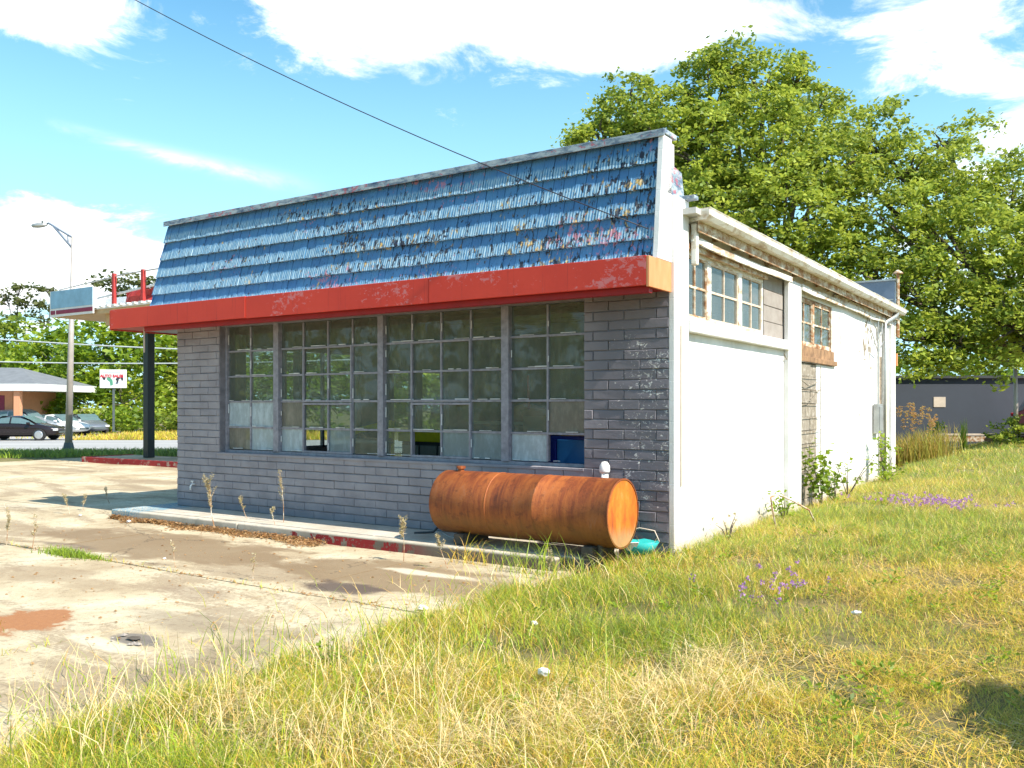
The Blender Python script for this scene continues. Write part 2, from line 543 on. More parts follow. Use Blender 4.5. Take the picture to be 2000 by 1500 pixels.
def m_rust(q, b):
    O = q.obj()
    ox, oy, oz = q.sep(O)
    n = q.noise(q.scale(O, (7, 2.2, 2.2)), 1.0, 7, .7, .3)
    ring = q.noise(q.scale(O, (26, .6, .6)), 1.0, 3, .6)
    c = q.ramp(n, [(0.30, (0.11, 0.028, 0.012)), (0.46, (0.27, 0.065, 0.018)), (0.60, (0.40, 0.115, 0.025)), (0.75, (0.34, 0.15, 0.08))])
    c = q.mix(q.math('MULTIPLY', q.smooth(ring, .45, .62), .45), c, (0.44, 0.125, 0.025))
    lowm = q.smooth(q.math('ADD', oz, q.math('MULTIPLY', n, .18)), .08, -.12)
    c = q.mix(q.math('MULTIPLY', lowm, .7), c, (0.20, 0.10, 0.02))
    pit = q.smooth(q.noise(q.scale(O, (11, 11, 11), (3, 1, 6)), 1.0, 8, .78, .4), .52, .64)
    c = q.mix(q.math('MULTIPLY', pit, .6), c, (0.13, 0.035, 0.014))
    pale = q.smooth(q.noise(q.scale(O, (14, 9, 4), (2, 2, 2)), 1.0, 7, .75, .6), .67, .73)
    c = q.mix(q.math('MULTIPLY', pale, .5), c, (0.55, 0.42, 0.33))
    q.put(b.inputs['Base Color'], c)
    b.inputs['Metallic'].default_value = 0.15
    bump(q, b, q.math('ADD', n, q.math('MULTIPLY', q.noise(O, 60, 5, .7), .5)), .7, .008)


def m_rustend(q, b):
    O = q.obj()
    ox, oy, oz = q.sep(O)
    n = q.noise(q.scale(O, (3, 6, 3)), 1.0, 6, .65, .3)
    st = q.noise(q.scale(O, (3, 22, 3)), 1.0, 4, .6)
    c = q.ramp(n, [(0.30, (0.30, 0.06, 0.012)), (0.44, (0.50, 0.115, 0.010)), (0.6, (0.60, 0.185, 0.014)), (0.75, (0.58, 0.25, 0.06))])
    c = q.mix(q.math('MULTIPLY', q.smooth(q.noise(O, 26, 6, .75), .56, .70), .6), c, (0.30, 0.07, 0.015))
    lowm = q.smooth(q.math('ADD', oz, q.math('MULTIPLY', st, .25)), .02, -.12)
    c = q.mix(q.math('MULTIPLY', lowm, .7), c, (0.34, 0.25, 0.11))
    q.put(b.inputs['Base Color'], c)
    bump(q, b, n, .3, .004)


def m_leaf(cols, trans=0.42):
    def fn(q, b):
        a = q.attr('tint')
        f = q.sep(a[1])[0]
        c = q.ramp(f, cols)
        q.put(b.inputs['Base Color'], c)
        b.inputs['Roughness'].default_value = 0.55
        tr = q.node('ShaderNodeBsdfTranslucent')
        q.put(tr.inputs[0], q.mix(.5, c, tuple(min(1, x * 1.9) for x in cols[-1][1])))
        mx = q.node('ShaderNodeMixShader')
        mx.inputs[0].default_value = trans
        q.put(mx.inputs[1], b.outputs[0])
        q.put(mx.inputs[2], tr.outputs[0])
        q.put(q.n['Material Output'].inputs[0], mx.outputs[0])
    return fn


def m_glass(dirt, dcol, refl=1.0):
    def fn(q, b):
        P = q.bpos()
        r = q.rand()
        tp = q.node('ShaderNodeBsdfTransparent')
        tp.inputs[0].default_value = (0.80, 0.86, 0.84, 1)
        gl = q.node('ShaderNodeBsdfGlossy')
        gl.inputs['Roughness'].default_value = 0.03
        gl.inputs[0].default_value = (refl, refl, refl, 1)
        nb = q.node('ShaderNodeBump')
        nb.inputs['Strength'].default_value = .12
        nb.inputs['Distance'].default_value = .02
        q.put(nb.inputs['Height'], q.noise(q.scale(P, (2, 2, 2)), 1.0, 2))
        q.put(gl.inputs['Normal'], nb.outputs[0])
        fr = q.node('ShaderNodeFresnel')
        fr.inputs[0].default_value = 1.5
        m1 = q.node('ShaderNodeMixShader')
        q.put(m1.inputs[0], q.math('MULTIPLY', fr.outputs[0], q.math('SUBTRACT', 1.0, q.node('ShaderNodeNewGeometry').outputs['Backfacing'])))
        q.put(m1.inputs[1], tp.outputs[0])
        q.put(m1.inputs[2], gl.outputs[0])
        df = b
        n = q.noise(q.scale(P, (7, 7, 3)), 1.0, 6, .7)
        q.put(b.inputs['Base Color'], q.mix(n, tuple(x * .65 for x in dcol), dcol))
        m2 = q.node('ShaderNodeMixShader')
        amt = q.math('ADD', dirt * .75, q.math('MULTIPLY', q.smooth(n, .4, .75), dirt * .5), clamp=True)
        q.put(m2.inputs[0], amt)
        q.put(m2.inputs[1], m1.outputs[0])
        q.put(m2.inputs[2], df.outputs[0])
        q.put(q.n['Material Output'].inputs[0], m2.outputs[0])
    return fn


MAT = {
    'brick': material('slate_painted_brick', m_brick, .75),
    'mortar': material('painted_mortar', m_mortar, .85),
    'white': material('white_masonry_paint', m_white, .8),
    'whitewood': material('flaking_white_board', m_whitewood, .8),
    'rustwood': material('weathered_brown_board', m_rustwood, .8),
    'brownwood': plain('bare_brown_timber', (.30, .17, .085), .85, .45, 7, 0, .5),
    'rawblock': material('bare_block', m_rawblock, .9),
    'greyblock': material('unpainted_grey_block', m_greyblock, .9),
    'red': material('red_fascia_paint', m_red, .5),
    'orange': material('orange_and_sunlit_red', m_orange, .55),
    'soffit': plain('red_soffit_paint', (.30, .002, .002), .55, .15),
    'shingle': material('blue_painted_shake', m_shingle, .7),
    'coping': material('flaking_coping_paint', m_coping, .5),
    'concrete': material('weathered_concrete', m_concrete, .9),
    'walk': material('walk_concrete', m_walk, .85),
    'redkerb': material('red_kerb_paint', m_redkerb, .8),
    'soil': material('dry_soil_and_thatch', m_soil, .95),
    'road': material('pale_asphalt', m_road, .9),
    'line': plain('road_line_paint', (.78, .78, .75), .7, .1),
    'rust': material('rusted_steel', m_rust, .62),
    'rustend': material('bright_rusted_steel', m_rustend, .65),
    'frame': plain('grey_window_steel', (.26, .25, .28), .6, .3, 14),
    'frame_rust': plain('rusting_window_steel', (.62, .50, .38), .7, .35, 22),
    'bark': plain('bark', (.10, .08, .06), .95, .4, 9, 0, .8),
    'interior': plain('dim_interior_paint', (.34, .37, .31), .9, .25, 1.5),
    'ceiling': plain('interior_boards', (.34, .28, .14), .9, .3, 2),
    'floor': plain('interior_floor', (.42, .37, .29), .7, .3, 2),
    'gutter': material('stained_gutter_paint', m_gutter, .55),
    'metalgrey': plain('galvanised_steel', (.42, .42, .40), .45, .2, 5, .6),
    'darkpost': plain('black_green_paint', (.010, .020, .026), .4, .2),
    'slate': plain('blue_grey_metal', (.13, .17, .23), .5, .15, 3),
    'signblue': plain('faded_blue_panel', (.20, .37, .50), .6, .18, 3),
    'maroon': plain('maroon_stripe_paint', (.20, .015, .05), .6, .15),
    'offwhite': plain('off_white_paint', (.72, .72, .70), .6, .08),
    'tan': plain('tan_paint', (.50, .36, .20), .7, .12),
    'redpole': plain('red_pole_paint', (.42, .035, .03), .6, .3, 10),
    'darkwall': plain('slate_blue_wall_paint', (.050, .060, .080), .8, .1, .6),
    'cream': plain('cream_paint', (.62, .52, .42), .8, .15, 5),
    'peach': plain('peach_paint', (.62, .28, .15), .8, .08),
    'roofgrey': plain('grey_roofing', (.16, .17, .18), .9, .15, 2),
    'roofpale': plain('pale_roofing', (.52, .50, .46), .8, .2, 3),
    'polepaint': plain('pale_lamp_pole', (.46, .41, .37), .5, .2, 2, .2),
    'castgrey': plain('cast_base_grey', (.09, .11, .11), .7, .2),
    'cable': plain('black_cable', (.02, .018, .03), .6, .1),
    'palewire': plain('pale_cable', (.42, .45, .46), .6, .1),
    'tyre': plain('tyre_rubber', (.02, .02, .02), .8, .1),
    'rim': plain('wheel_alloy', (.62, .62, .64), .3, .1, 6, .8),
    'carglass': plain('car_glass', (.10, .16, .17), .08, .1),
    'carblack': plain('black_car_paint', (.018, .012, .014), .2, .05),
    'carwhite': plain('white_car_paint', (.78, .78, .78), .25, .03),
    'cargrey': plain('grey_car_paint', (.16, .18, .21), .25, .05, 6, .3),
    'carsilver': plain('silver_car_paint', (.30, .34, .38), .3, .05, 6, .3),
    'carred': plain('red_car_paint', (.45, .01, .015), .3, .05),
    'lamp': plain('amber_lens', (.7, .22, .03), .3, .05),
    'headlamp': plain('clear_lens', (.7, .7, .68), .2, .05),
    'yellow': plain('yellow_enamel', (.85, .70, .02), .4, .15),
    'deepblue': plain('deep_blue_enamel', (.008, .02, .22), .4, .15),
    'midblue': plain('mid_blue_plastic', (.02, .14, .38), .4, .15),
    'card': plain('brown_cardboard', (.26, .17, .10), .9, .15),
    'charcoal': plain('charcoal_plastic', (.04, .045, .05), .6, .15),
    'teal': plain('teal_plastic', (.03, .42, .40), .4, .12, 12),
    'paper': plain('white_litter', (.80, .80, .79), .7, .05, 20),
    'pvc': plain('white_pvc', (.80, .79, .76), .4, .05),
    'signred': plain('sign_red_ink', (.55, .02, .04), .6, .05),
    'signink': plain('sign_black_ink', (.03, .03, .04), .6, .05),
    'signgreen': plain('sign_green_ink', (.08, .28, .18), .6, .05),
    'signpaleblue': plain('sign_pale_blue_ink', (.45, .55, .75), .6, .05),
    'ltblue': plain('pale_blue_door_paint', (.36, .58, .66), .6, .12, 8),
    'grass': material('grass_blade', m_leaf([(0.0, (0.07, 0.15, 0.004)), (0.35, (0.31, 0.41, 0.006)), (0.6, (0.56, 0.46, 0.02)), (0.8, (0.68, 0.38, 0.065)), (1.0, (0.80, 0.66, 0.36))], .18), .6),
    'leaf': material('oak_leaf', m_leaf([(0.0, (0.035, 0.07, 0.010)), (0.38, (0.14, 0.21, 0.018)), (0.75, (0.30, 0.37, 0.035)), (1.0, (0.48, 0.52, 0.08))], .36), .55),
    'leaf_bright': material('young_broad_leaf', m_leaf([(0.0, (0.05, 0.11, 0.010)), (0.5, (0.15, 0.24, 0.014)), (1.0, (0.32, 0.40, 0.025))]), .55),
    'leaf_pine': material('pine_foliage', m_leaf([(0.0, (0.05, 0.07, 0.02)), (0.5, (0.10, 0.125, 0.03)), (1.0, (0.18, 0.19, 0.06))]), .6),
    'dryweed': material('dry_weed', m_leaf([(0.0, (0.20, 0.19, 0.05)), (0.4, (0.40, 0.30, 0.12)), (0.8, (0.55, 0.45, 0.25)), (1.0, (0.65, 0.58, 0.42))]), .8),
    'goldweed': material('golden_weed', m_leaf([(0.0, (0.16, 0.22, 0.02)), (0.5, (0.40, 0.36, 0.03)), (1.0, (0.50, 0.28, 0.13))]), .8),
    'litter': material('leaf_litter', m_leaf([(0.0, (0.12, 0.06, 0.025)), (0.5, (0.36, 0.18, 0.07)), (1.0, (0.58, 0.38, 0.18))]), .9),
    'purple': material('purple_petal', m_leaf([(0.0, (0.28, 0.12, 0.34)), (1.0, (0.50, 0.28, 0.52))]), .6),
    'clear': material('dusty_clear_glass', m_glass(.19, (.42, .44, .34)), .5),
    'frost': material('painted_pale_glass', m_glass(1.0, (.52, .60, .62)), .5),
    'dim': material('grimy_grey_green_glass', m_glass(.75, (.30, .38, .40)), .5),
    'brown': material('grimy_brown_glass', m_glass(.75, (.30, .27, .21)), .5),
    'sideglass': material('dusty_side_glass', m_glass(.22, (.34, .38, .37)), .5),
}


# ------------------------------------------------------------------ mesh helpers
class MB:
    def __init__(self):
        self.v = []
        self.f = []

    def add(self, vs, fs):
        o = len(self.v)
        self.v += [tuple(p) for p in vs]
        self.f += [tuple(i + o for i in f) for f in fs]
        return self

    def box(self, x0, x1, y0, y1, z0, z1):
        x0, x1 = min(x0, x1), max(x0, x1)
        y0, y1 = min(y0, y1), max(y0, y1)
        z0, z1 = min(z0, z1), max(z0, z1)
        vs = [(x0, y0, z0), (x1, y0, z0), (x1, y1, z0), (x0, y1, z0), (x0, y0, z1), (x1, y0, z1), (x1, y1, z1), (x0, y1, z1)]
        return self.add(vs, [(0, 3, 2, 1), (4, 5, 6, 7), (0, 1, 5, 4), (1, 2, 6, 5), (2, 3, 7, 6), (3, 0, 4, 7)])

    def prism(self, poly, a0, a1, axis='x'):
        """poly of 2-D points extruded along an axis"""
        def P(a, p):
            return {'x': (a, p[0], p[1]), 'y': (p[0], a, p[1]), 'z': (p[0], p[1], a)}[axis]
        n = len(poly)
        vs = [P(a0, p) for p in poly] + [P(a1, p) for p in poly]
        fs = [tuple(range(n))[::-1], tuple(range(n, 2 * n))]
        fs += [(i, (i + 1) % n, n + (i + 1) % n, n + i) for i in range(n)]
        return self.add(vs, fs)

    def tube(self, pts, r, n=8, cap=True):
        pts = [Vector(p) for p in pts]
        rr = r if isinstance(r, (list, tuple)) else [r] * len(pts)
        rings = []
        up = Vector((0, 0, 1))
        for i, p in enumerate(pts):
            t = (pts[min(i + 1, len(pts) - 1)] - pts[max(i - 1, 0)]).normalized()
            a = t.cross(up)
            if a.length < .05:
                a = t.cross(Vector((1, 0, 0)))
            a.normalize()
            b2 = t.cross(a).normalized()
            rings.append([p + (a * math.cos(2 * math.pi * k / n) + b2 * math.sin(2 * math.pi * k / n)) * rr[i] for k in range(n)])
        vs = [q for ring in rings for q in ring]
        fs = []
        for i in range(len(pts) - 1):
            for k in range(n):
                fs.append((i * n + k, i * n + (k + 1) % n, (i + 1) * n + (k + 1) % n, (i + 1) * n + k))
        if cap:
            fs.append(tuple(range(n))[::-1])
            fs.append(tuple(range((len(pts) - 1) * n, len(pts) * n)))
        return self.add(vs, fs)

    def bar(self, a, b, w, d):
        """rectangular bar from a to b"""
        a, b = Vector(a), Vector(b)
        t = (b - a).normalized()
        s = t.cross(Vector((0, 0, 1)))
        if s.length < .05:
            s = Vector((1, 0, 0))
        s.normalize()
        u = s.cross(t).normalized()
        vs = []
        for p in (a, b):
            for (i, j) in ((-1, -1), (1, -1), (1, 1), (-1, 1)):
                vs.append(p + s * w / 2 * i + u * d / 2 * j)
        return self.add(vs, [(0, 1, 2, 3), (7, 6, 5, 4), (0, 4, 5, 1), (1, 5, 6, 2), (2, 6, 7, 3), (3, 7, 4, 0)])

    def mesh(self, name, mat, smooth=False):
        me = bpy.data.meshes.new(name)
        me.from_pydata(self.v, [], self.f)
        me.materials.append(MAT[mat] if isinstance(mat, str) else mat)
        bm = bmesh.new()
        bm.from_mesh(me)
        bmesh.ops.recalc_face_normals(bm, faces=bm.faces)
        bm.to_mesh(me)
        bm.free()
        if smooth:
            me.polygons.foreach_set('use_smooth', [True] * len(me.polygons))
        return me

    def build(self, name, mat, parent=None, bevel=0, smooth=False, subsurf=0, loc=None):
        o = bpy.data.objects.new(name, self.mesh(name, mat, smooth))
        COL.objects.link(o)
        if parent:
            o.parent = parent
        if loc:
            o.location = loc
        if bevel:
            m = o.modifiers.new('bevel', 'BEVEL')
            m.width = bevel
            m.segments = 2
            m.limit_method = 'ANGLE'
        if subsurf:
            m = o.modifiers.new('sub', 'SUBSURF')
            m.levels = m.render_levels = subsurf
        return o


def thing(name, label, cat, loc=(0, 0, 0), rz=0, group=None):
    o = bpy.data.objects.new(name, None)
    COL.objects.link(o)
    o.location = loc
    o.rotation_euler = (0, 0, rz)
    o['label'] = label
    o['category'] = cat
    if group:
        o['group'] = group
    return o


def tag(o, label, cat, group=None):
    o['label'] = label
    o['category'] = cat
    if group:
        o['group'] = group
    return o


def kind(o, k):
    o['kind'] = k
    return o


def inst(name, me, parent, loc, rot=(0, 0, 0), sc=(1, 1, 1)):
    o = bpy.data.objects.new(name, me)
    COL.objects.link(o)
    o.parent = parent
    o.location = loc
    o.rotation_euler = rot
    o.scale = sc
    return o


def mesh_np(name, verts, faces_flat, nper, mat, tint=None, smooth=False):
    """verts (N,3), faces of nper corners; tint per vertex 0..1"""
    me = bpy.data.meshes.new(name)
    nv = len(verts)
    nf = len(faces_flat) // nper
    me.vertices.add(nv)
    me.vertices.foreach_set('co', np.asarray(verts, dtype=np.float32).ravel())
    me.loops.add(nf * nper)
    me.loops.foreach_set('vertex_index', np.asarray(faces_flat, dtype=np.int32))
    me.polygons.add(nf)
    me.polygons.foreach_set('loop_start', np.arange(nf, dtype=np.int32) * nper)
    me.polygons.foreach_set('loop_total', np.full(nf, nper, dtype=np.int32))
    me.update(calc_edges=True)
    if tint is not None:
        a = me.attributes.new('tint', 'FLOAT_COLOR', 'POINT')
        c4 = np.ones((nv, 4), dtype=np.float32)
        c4[:, :3] = np.asarray(tint, dtype=np.float32)[:, None]
        a.data.foreach_set('color', c4.ravel())
    me.materials.append(MAT[mat])
    if smooth:
        me.polygons.foreach_set('use_smooth', np.ones(nf, dtype=bool))
    return me


def link(name, me, parent=None):
    o = bpy.data.objects.new(name, me)
    COL.objects.link(o)
    if parent:
        o.parent = parent
    return o


_LAT = RNG.random((64, 64))


def vnoise(x, y, s):
    x = np.asarray(x) * s + 100.3
    y = np.asarray(y) * s + 57.7
    xi = np.floor(x).astype(int)
    yi = np.floor(y).astype(int)
    fx, fy = x - xi, y - yi
    fx = fx * fx * (3 - 2 * fx)
    fy = fy * fy * (3 - 2 * fy)
    A = _LAT[xi % 64, yi % 64]
    B = _LAT[(xi + 1) % 64, yi % 64]
    C = _LAT[xi % 64, (yi + 1) % 64]
    D = _LAT[(xi + 1) % 64, (yi + 1) % 64]
    return (A * (1 - fx) + B * fx) * (1 - fy) + (C * (1 - fx) + D * fx) * fy


def sstep(x, a, b):
    t = np.clip((np.asarray(x, dtype=float) - a) / (b - a), 0, 1)
    return t * t * (3 - 2 * t)


def height(X, Y):
    """terrain: flat forecourt, grass bank that rises along the side wall, street a little lower"""
    X = np.asarray(X, dtype=float)
    Y = np.asarray(Y, dtype=float)
    lx = (X - BO.x) * BX.x + (Y - BO.y) * BX.y
    ly = (X - BO.x) * BY.x + (Y - BO.y) * BY.y
    right = sstep(lx, -1.0, 1.2)
    z = .20 * right * sstep(ly, -3.5, .8) + .10 * right * sstep(ly, 2.0, 12.0)
    z = z + .05 * right * (vnoise(X, Y, .8) - .5) + .02 * right * (vnoise(X, Y, 2.4) - .5)
    left = 1 - sstep(X, -6, 8)
    z = z - .40 * left * sstep(Y, 27, 46)
    apron = (1 - sstep(lx, -.72, -.62)) * (1 - sstep(Y, 24.5, 26.5))
    return z - .07 * apron


# ------------------------------------------------------------------ ground, forecourt, street
xs = np.concatenate([[-600, -300, -150, -100, -70], np.arange(-50, -8, 2.0), np.arange(-8, 14, .3), np.arange(14, 50, 3.0), [70, 120, 300, 600]])
ys = np.concatenate([[-200, -60, -20, -6, 0], np.arange(2, 24, .3), np.arange(24, 60, 1.5), [62, 66, 72, 80, 100, 140, 220, 400, 900]])
GX, GY = np.meshgrid(xs, ys, indexing='ij')
GZ = height(GX, GY) - .012
ii, jj = np.meshgrid(np.arange(len(xs) - 1), np.arange(len(ys) - 1), indexing='ij')
nyy = len(ys)
a = (ii * nyy + jj).ravel()
F = np.stack([a, a + nyy, a + nyy + 1, a + 1], 1).ravel()
me = mesh_np('ground', np.stack([GX.ravel(), GY.ravel(), GZ.ravel()], 1), F, 4, 'soil', smooth=True)
kind(link('ground', me), 'structure')

apron = bpy.data.objects.new('concrete_forecourt', None)
COL.objects.link(apron)
apron.location = BO
apron.rotation_euler = (0, 0, BYAW)
kind(apron, 'structure')
xj = [-26.3, -22.3, -18.3, -14.3, -10.3, -6.3, -2.3, -.66]
yj = [-14, -10, -6.2, -2.88, -.45, 4.0, 8.0, 12.0, 15.0]
rs = random.Random(3)
for i in range(len(xj) - 1):
    for j in range(len(yj) - 1):
        x0, x1, y0, y1 = xj[i] + .008, xj[i + 1] - .008, yj[j] + .009, yj[j + 1] - .009
        if x1 > -7.6 and y0 > -.6 and x0 > -7:
            continue
        c_ = L2W((x0 + x1) / 2, (y0 + y1) / 2)
        if c_.y > 25.5 or c_.y < 0:
            continue
        dz = rs.uniform(-.006, .004)
        m = MB()
        n = 6
        vs, fs = [], []
        for a_ in range(n + 1):
            for b_ in range(n + 1):
                px, py = x0 + (x1 - x0) * a_ / n, y0 + (y1 - y0) * b_ / n
                if a_ in (0, n):
                    px += rs.uniform(-.006, .006)
                if b_ in (0, n):
                    py += rs.uniform(-.006, .006)
                z_ = dz + .004 * math.sin(px * 1.7 + py)
                vs.append((px, py, z_))
        for a_ in range(n):
            for b_ in range(n):
                k = a_ * (n + 1) + b_
                fs.append((k, k + n + 1, k + n + 2, k + 1))
        m.add(vs, fs)
        # edges down to the bed
        rim = [a_ * (n + 1) for a_ in range(n + 1)] + [n * (n + 1) + b_ for b_ in range(1, n + 1)] + [a_ * (n + 1) + n for a_ in range(n - 1, -1, -1)] + [b_ for b_ in range(n - 1, 0, -1)]
        base = len(m.v)
        for r_ in rim:
            v_ = m.v[r_]
            m.v.append((v_[0], v_[1], -.09))
        for k in range(len(rim)):
            k2 = (k + 1) % len(rim)
            m.f.append((rim[k], rim[k2], base + k2, base + k))
        me = m.mesh('slab', 'concrete')
        o = link('slab', me, apron)

# street: two carriageways of pale asphalt beyond the lot
def strip(name, y0, y1, x0, x1, dz, mat, skew=0.02, nx=60, ny=8, kindname='structure'):
    X, Y = np.meshgrid(np.linspace(x0, x1, nx), np.linspace(0, 1, ny), indexing='ij')
    YY = y0 + (y1 - y0) * Y + X * skew
    Z = height(X, YY) + dz
    a = (np.arange(nx - 1)[:, None] * ny + np.arange(ny - 1)[None, :]).ravel()
    F = np.stack([a, a + ny, a + ny + 1, a + 1], 1).ravel()
    me = mesh_np(name, np.stack([X.ravel(), YY.ravel(), Z.ravel()], 1), F, 4, mat, smooth=True)
    o = link(name, me)
    kind(o, kindname)
    return o


strip('road', 29.5, 50.5, -120, 5, .03, 'road', .02, 60, 14)
strip('lane_marking', 38.2, 38.45, -120, 4, .036, 'line')
strip('lane_marking', 38.75, 39.0, -120, 4, .036, 'line')
strip('edge_marking', 31.2, 31.4, -120, 4, .036, 'line')
strip('edge_marking', 49.2, 49.4, -120, 4, .036, 'line')
strip('parking_lot', 50.5, 70, -120, -26, .032, 'road', 0.0, 40, 8)

# ------------------------------------------------------------------ the garage building
B = thing('garage_building', 'old roadside garage with blue shake mansard, slate brick front and white side wall', 'building', BO, BYAW)
W0, DEP = -7.77, 11.65
ZS = .12   # walk level

# masonry shell
m = MB()
m.box(W0, -6.815, .014, .20, 0, 2.9).box(-.957, -.004, .014, .20, 0, 2.9).box(-6.815, -.957, .014, .20, 0, .895)
m.box(W0, -.004, .014, .20, 2.9, 3.5)
m.box(-6.815, -.957, .03, .19, 2.70, 2.9)
m.build('front_wall', 'mortar', B)
m = MB()
m.box(-.2, 0, .2, .38, 0, 3.46)
m.box(-.2, 0, .38, 4.0, 0, 2.36)
m.box(-.2, 0, .38, 3.04, 3.2, 3.46)
m.box(-.2, 0, 4.0, 4.5, 0, 3.46)
m.box(-.2, -.02, 5.66, 6.62, 0, 2.22)
m.box(-.2, -.02, 4.5, 6.62, 3.17, 3.46)
m.box(-.2, -.02, 6.62, 10.45, 0, 3.46)
m.box(-.2, 0, 10.98, DEP, 0, 3.46)
m.box(-.2, 0, 10.45, 10.98, 2.55, 3.46)
m.build('side_wall', 'white', B, bevel=.008)
m = MB()
m.box(-.004, .06, -.002, .37, 0, 3.66)
m.build('corner_pilaster', 'white', B, bevel=.01)
m = MB()
m.box(.0, .07, 3.88, 4.50, 0, 3.30)
m.build('pilaster', 'white', B, bevel=.012)
m = MB()
m.box(.0, .085, .372, 3.878, 2.335, 2.46)
m.build('ledge', 'white', B, bevel=.012)
m = MB()
m.box(.0, .07, 11.25, DEP, 0, 3.44)
m.build('corner_pilaster', 'white', B, bevel=.01)
# grey unpainted blocks between the windows
for k in range(4):
    z0 = 2.47 + k * .205
    m = MB()
    m.box(-.19, -.012 - .004 * (k % 2), 3.06, 3.872, z0, z0 + .198)
    m.build('concrete_block', 'greyblock', B, bevel=.006)
# bare block strip under the second window
for k in range(11):
    z0 = .02 + k * .2
    cut = 5.06 if k % 2 else 5.28
    for (a_, b_) in ((4.508, cut - .006), (cut + .006, 5.655)):
        m = MB()
        d = random.uniform(-.03, -.008)
        m.box(-.19, d, a_, b_, z0, z0 + .192)
        m.build('concrete_block', 'rawblock', B, bevel=.008)
m = MB()
for k in range(9):
    z0 = .62 + k * .2
    y0 = 4.44 + random.uniform(-.03, .05)
    m.tube([(.03, y0, z0), (.015, 5.0, z0 + random.uniform(-.015, .01)), (.02, 5.75 + random.uniform(-.05, .15), z0 + random.uniform(-.01, .01))], .005, 5)
m.tube([(.04, 3.75, 2.28), (.03, 4.1, 2.1), (.05, 4.45, 1.97), (.03, 5.0, 1.88), (.02, 5.6, 1.95)], .008, 5)
m.tube([(.03, 4.4, 1.62), (.04, 5.1, 1.66), (.03, 5.75, 1.86)], .006, 5)
m.tube([(.02, 5.72, .4), (.02, 5.74, 2.2)], .006, 5)
kind(m.build('wire_tie', 'rawblock', B), 'stuff')

# other walls
m = MB()
for (y0, y1) in ((.2, 1.1), (3.70, 4.60), (5.25, 5.45), (6.3, DEP)):
    m.box(W0, W0 + .2, y0, y1, 0, 3.46)
m.box(W0, W0 + .2, 1.1, 3.70, 2.55, 3.46)
m.box(W0, W0 + .2, 1.1, 3.70, 0, .85)
m.box(W0, W0 + .2, 4.60, 6.3, 2.25, 3.46)
m.build('street_wall', 'mortar', B)
m = MB()
m.box(W0 + .2, -.2, DEP - .2, DEP, 0, 3.46)
m.build('rear_wall', 'white', B)
m = MB()
m.box(-5.6, -.21, 6.9, 7.05, .12, 3.4)
m.build('partition_wall', 'interior', B)
m = MB()
m.box(W0 + .2, -.2, .2, DEP - .2, .0, .12)
m.build('floor', 'floor', B)
m = MB()
m.box(W0 + .2, -.2, .2, DEP - .2, 3.40, 3.455)
for k in range(14):
    y0 = .6 + k * .78
    m.box(W0 + .2, -.2, y0, y0 + .06, 3.22, 3.40)
m.build('ceiling', 'ceiling', B)
m = MB()
m.box(-.215, -.203, .2, .40, .12, 3.2).box(-.215, -.203, .40, 6.6, .12, 2.33)
m.build('wall_lining', 'interior', B)

# bricks of the front: two piers and the breast under the window
def brick_mesh(L, seed):
    r = random.Random(seed)
    bm = bmesh.new()
    bmesh.ops.create_cube(bm, size=1)
    for v in bm.verts:
        v.co = Vector((v.co.x * L, v.co.y * .05 + .025, v.co.z * .0950))
    bmesh.ops.bevel(bm, geom=[e for e in bm.edges if all(v.co.y < .03 for v in e.verts)], offset=.006, segments=1, affect='EDGES')
    for v in bm.verts:
        v.co += Vector((r.uniform(-.002, .002), r.uniform(-.004, .003), r.uniform(-.003, .003)))
    me = bpy.data.meshes.new('brick')
    bm.to_mesh(me)
    bm.free()
    me.materials.append(MAT['brick'])
    return me


BM = {}
def put_brick(x0, x1, z, seed):
    L = round(x1 - x0 - .006, 2)
    key = (L, seed % 3)
    if key not in BM:
        BM[key] = brick_mesh(L, len(BM))
    o = inst('brick', BM[key], B, ((x0 + x1) / 2, random.uniform(-.004, .002), z), (random.uniform(-.008, .008), 0, random.uniform(-.006, .006)))


PIT = .355
nb = 0
for row in range(26):
    z = ZS + .05 + row * .1016
    if z > 2.76:
        break
    segs = [(W0, -6.815), (-.957, -.002)] if z > .90 else [(W0, -.002)]
    off = (row % 2) * PIT / 2
    for (s0, s1) in segs:
        x = W0 + off - (PIT if off else 0)
        while x < s1 - .03:
            a_, b_ = max(x, s0), min(x + PIT, s1)
            if b_ - a_ > .05:
                put_brick(a_, b_, z, nb)
                nb += 1
            x += PIT
m = MB()
m.box(-6.86, -.957, -.012, .13, .895, .925)
m.build('window_sill', 'brick', B, bevel=.005)

# ---- the big steel window
C = [(-6.775, -6.304), (-6.304, -5.79), (-5.69, -5.259), (-5.259, -4.806), (-4.806, -4.371), (-4.371, -3.905), (-3.815, -3.391), (-3.391, -2.944),
     (-2.944, -2.51), (-2.51, -2.055), (-1.955, -1.474), (-1.474, -.997)]
RZ = [(2.35, 2.70), (1.995, 2.35), (1.64, 1.995), (1.28, 1.64), (.965, 1.28)]
win = MB()
win.box(-6.815, -6.775, .10, .17, .925, 2.70).box(-.997, -.957, .10, .17, .925, 2.70)
win.box(-6.775, -.997, .10, .17, .925, .962)
for a_, b_ in ((-5.79, -5.69), (-3.905, -3.815), (-2.055, -1.955)):
    win.box(a_, b_, .075, .185, .962, 2.70)
frame = win.build('steel_window', 'frame', B, bevel=.004)
mun = MB()
for (a_, b_) in C:
    for (z0, z1) in RZ[:-1]:
        mun.box(a_, b_, .125, .165, z0 - .012, z0 + .012)
for x in (-6.304, -5.259, -4.806, -4.371, -3.391, -2.944, -2.51, -1.474):
    for (z0, z1) in RZ:
        mun.box(x - .011, x + .011, .122, .168, z0 + .0125, z1 - .0125)
mun.build('glazing_bar', 'frame', frame)
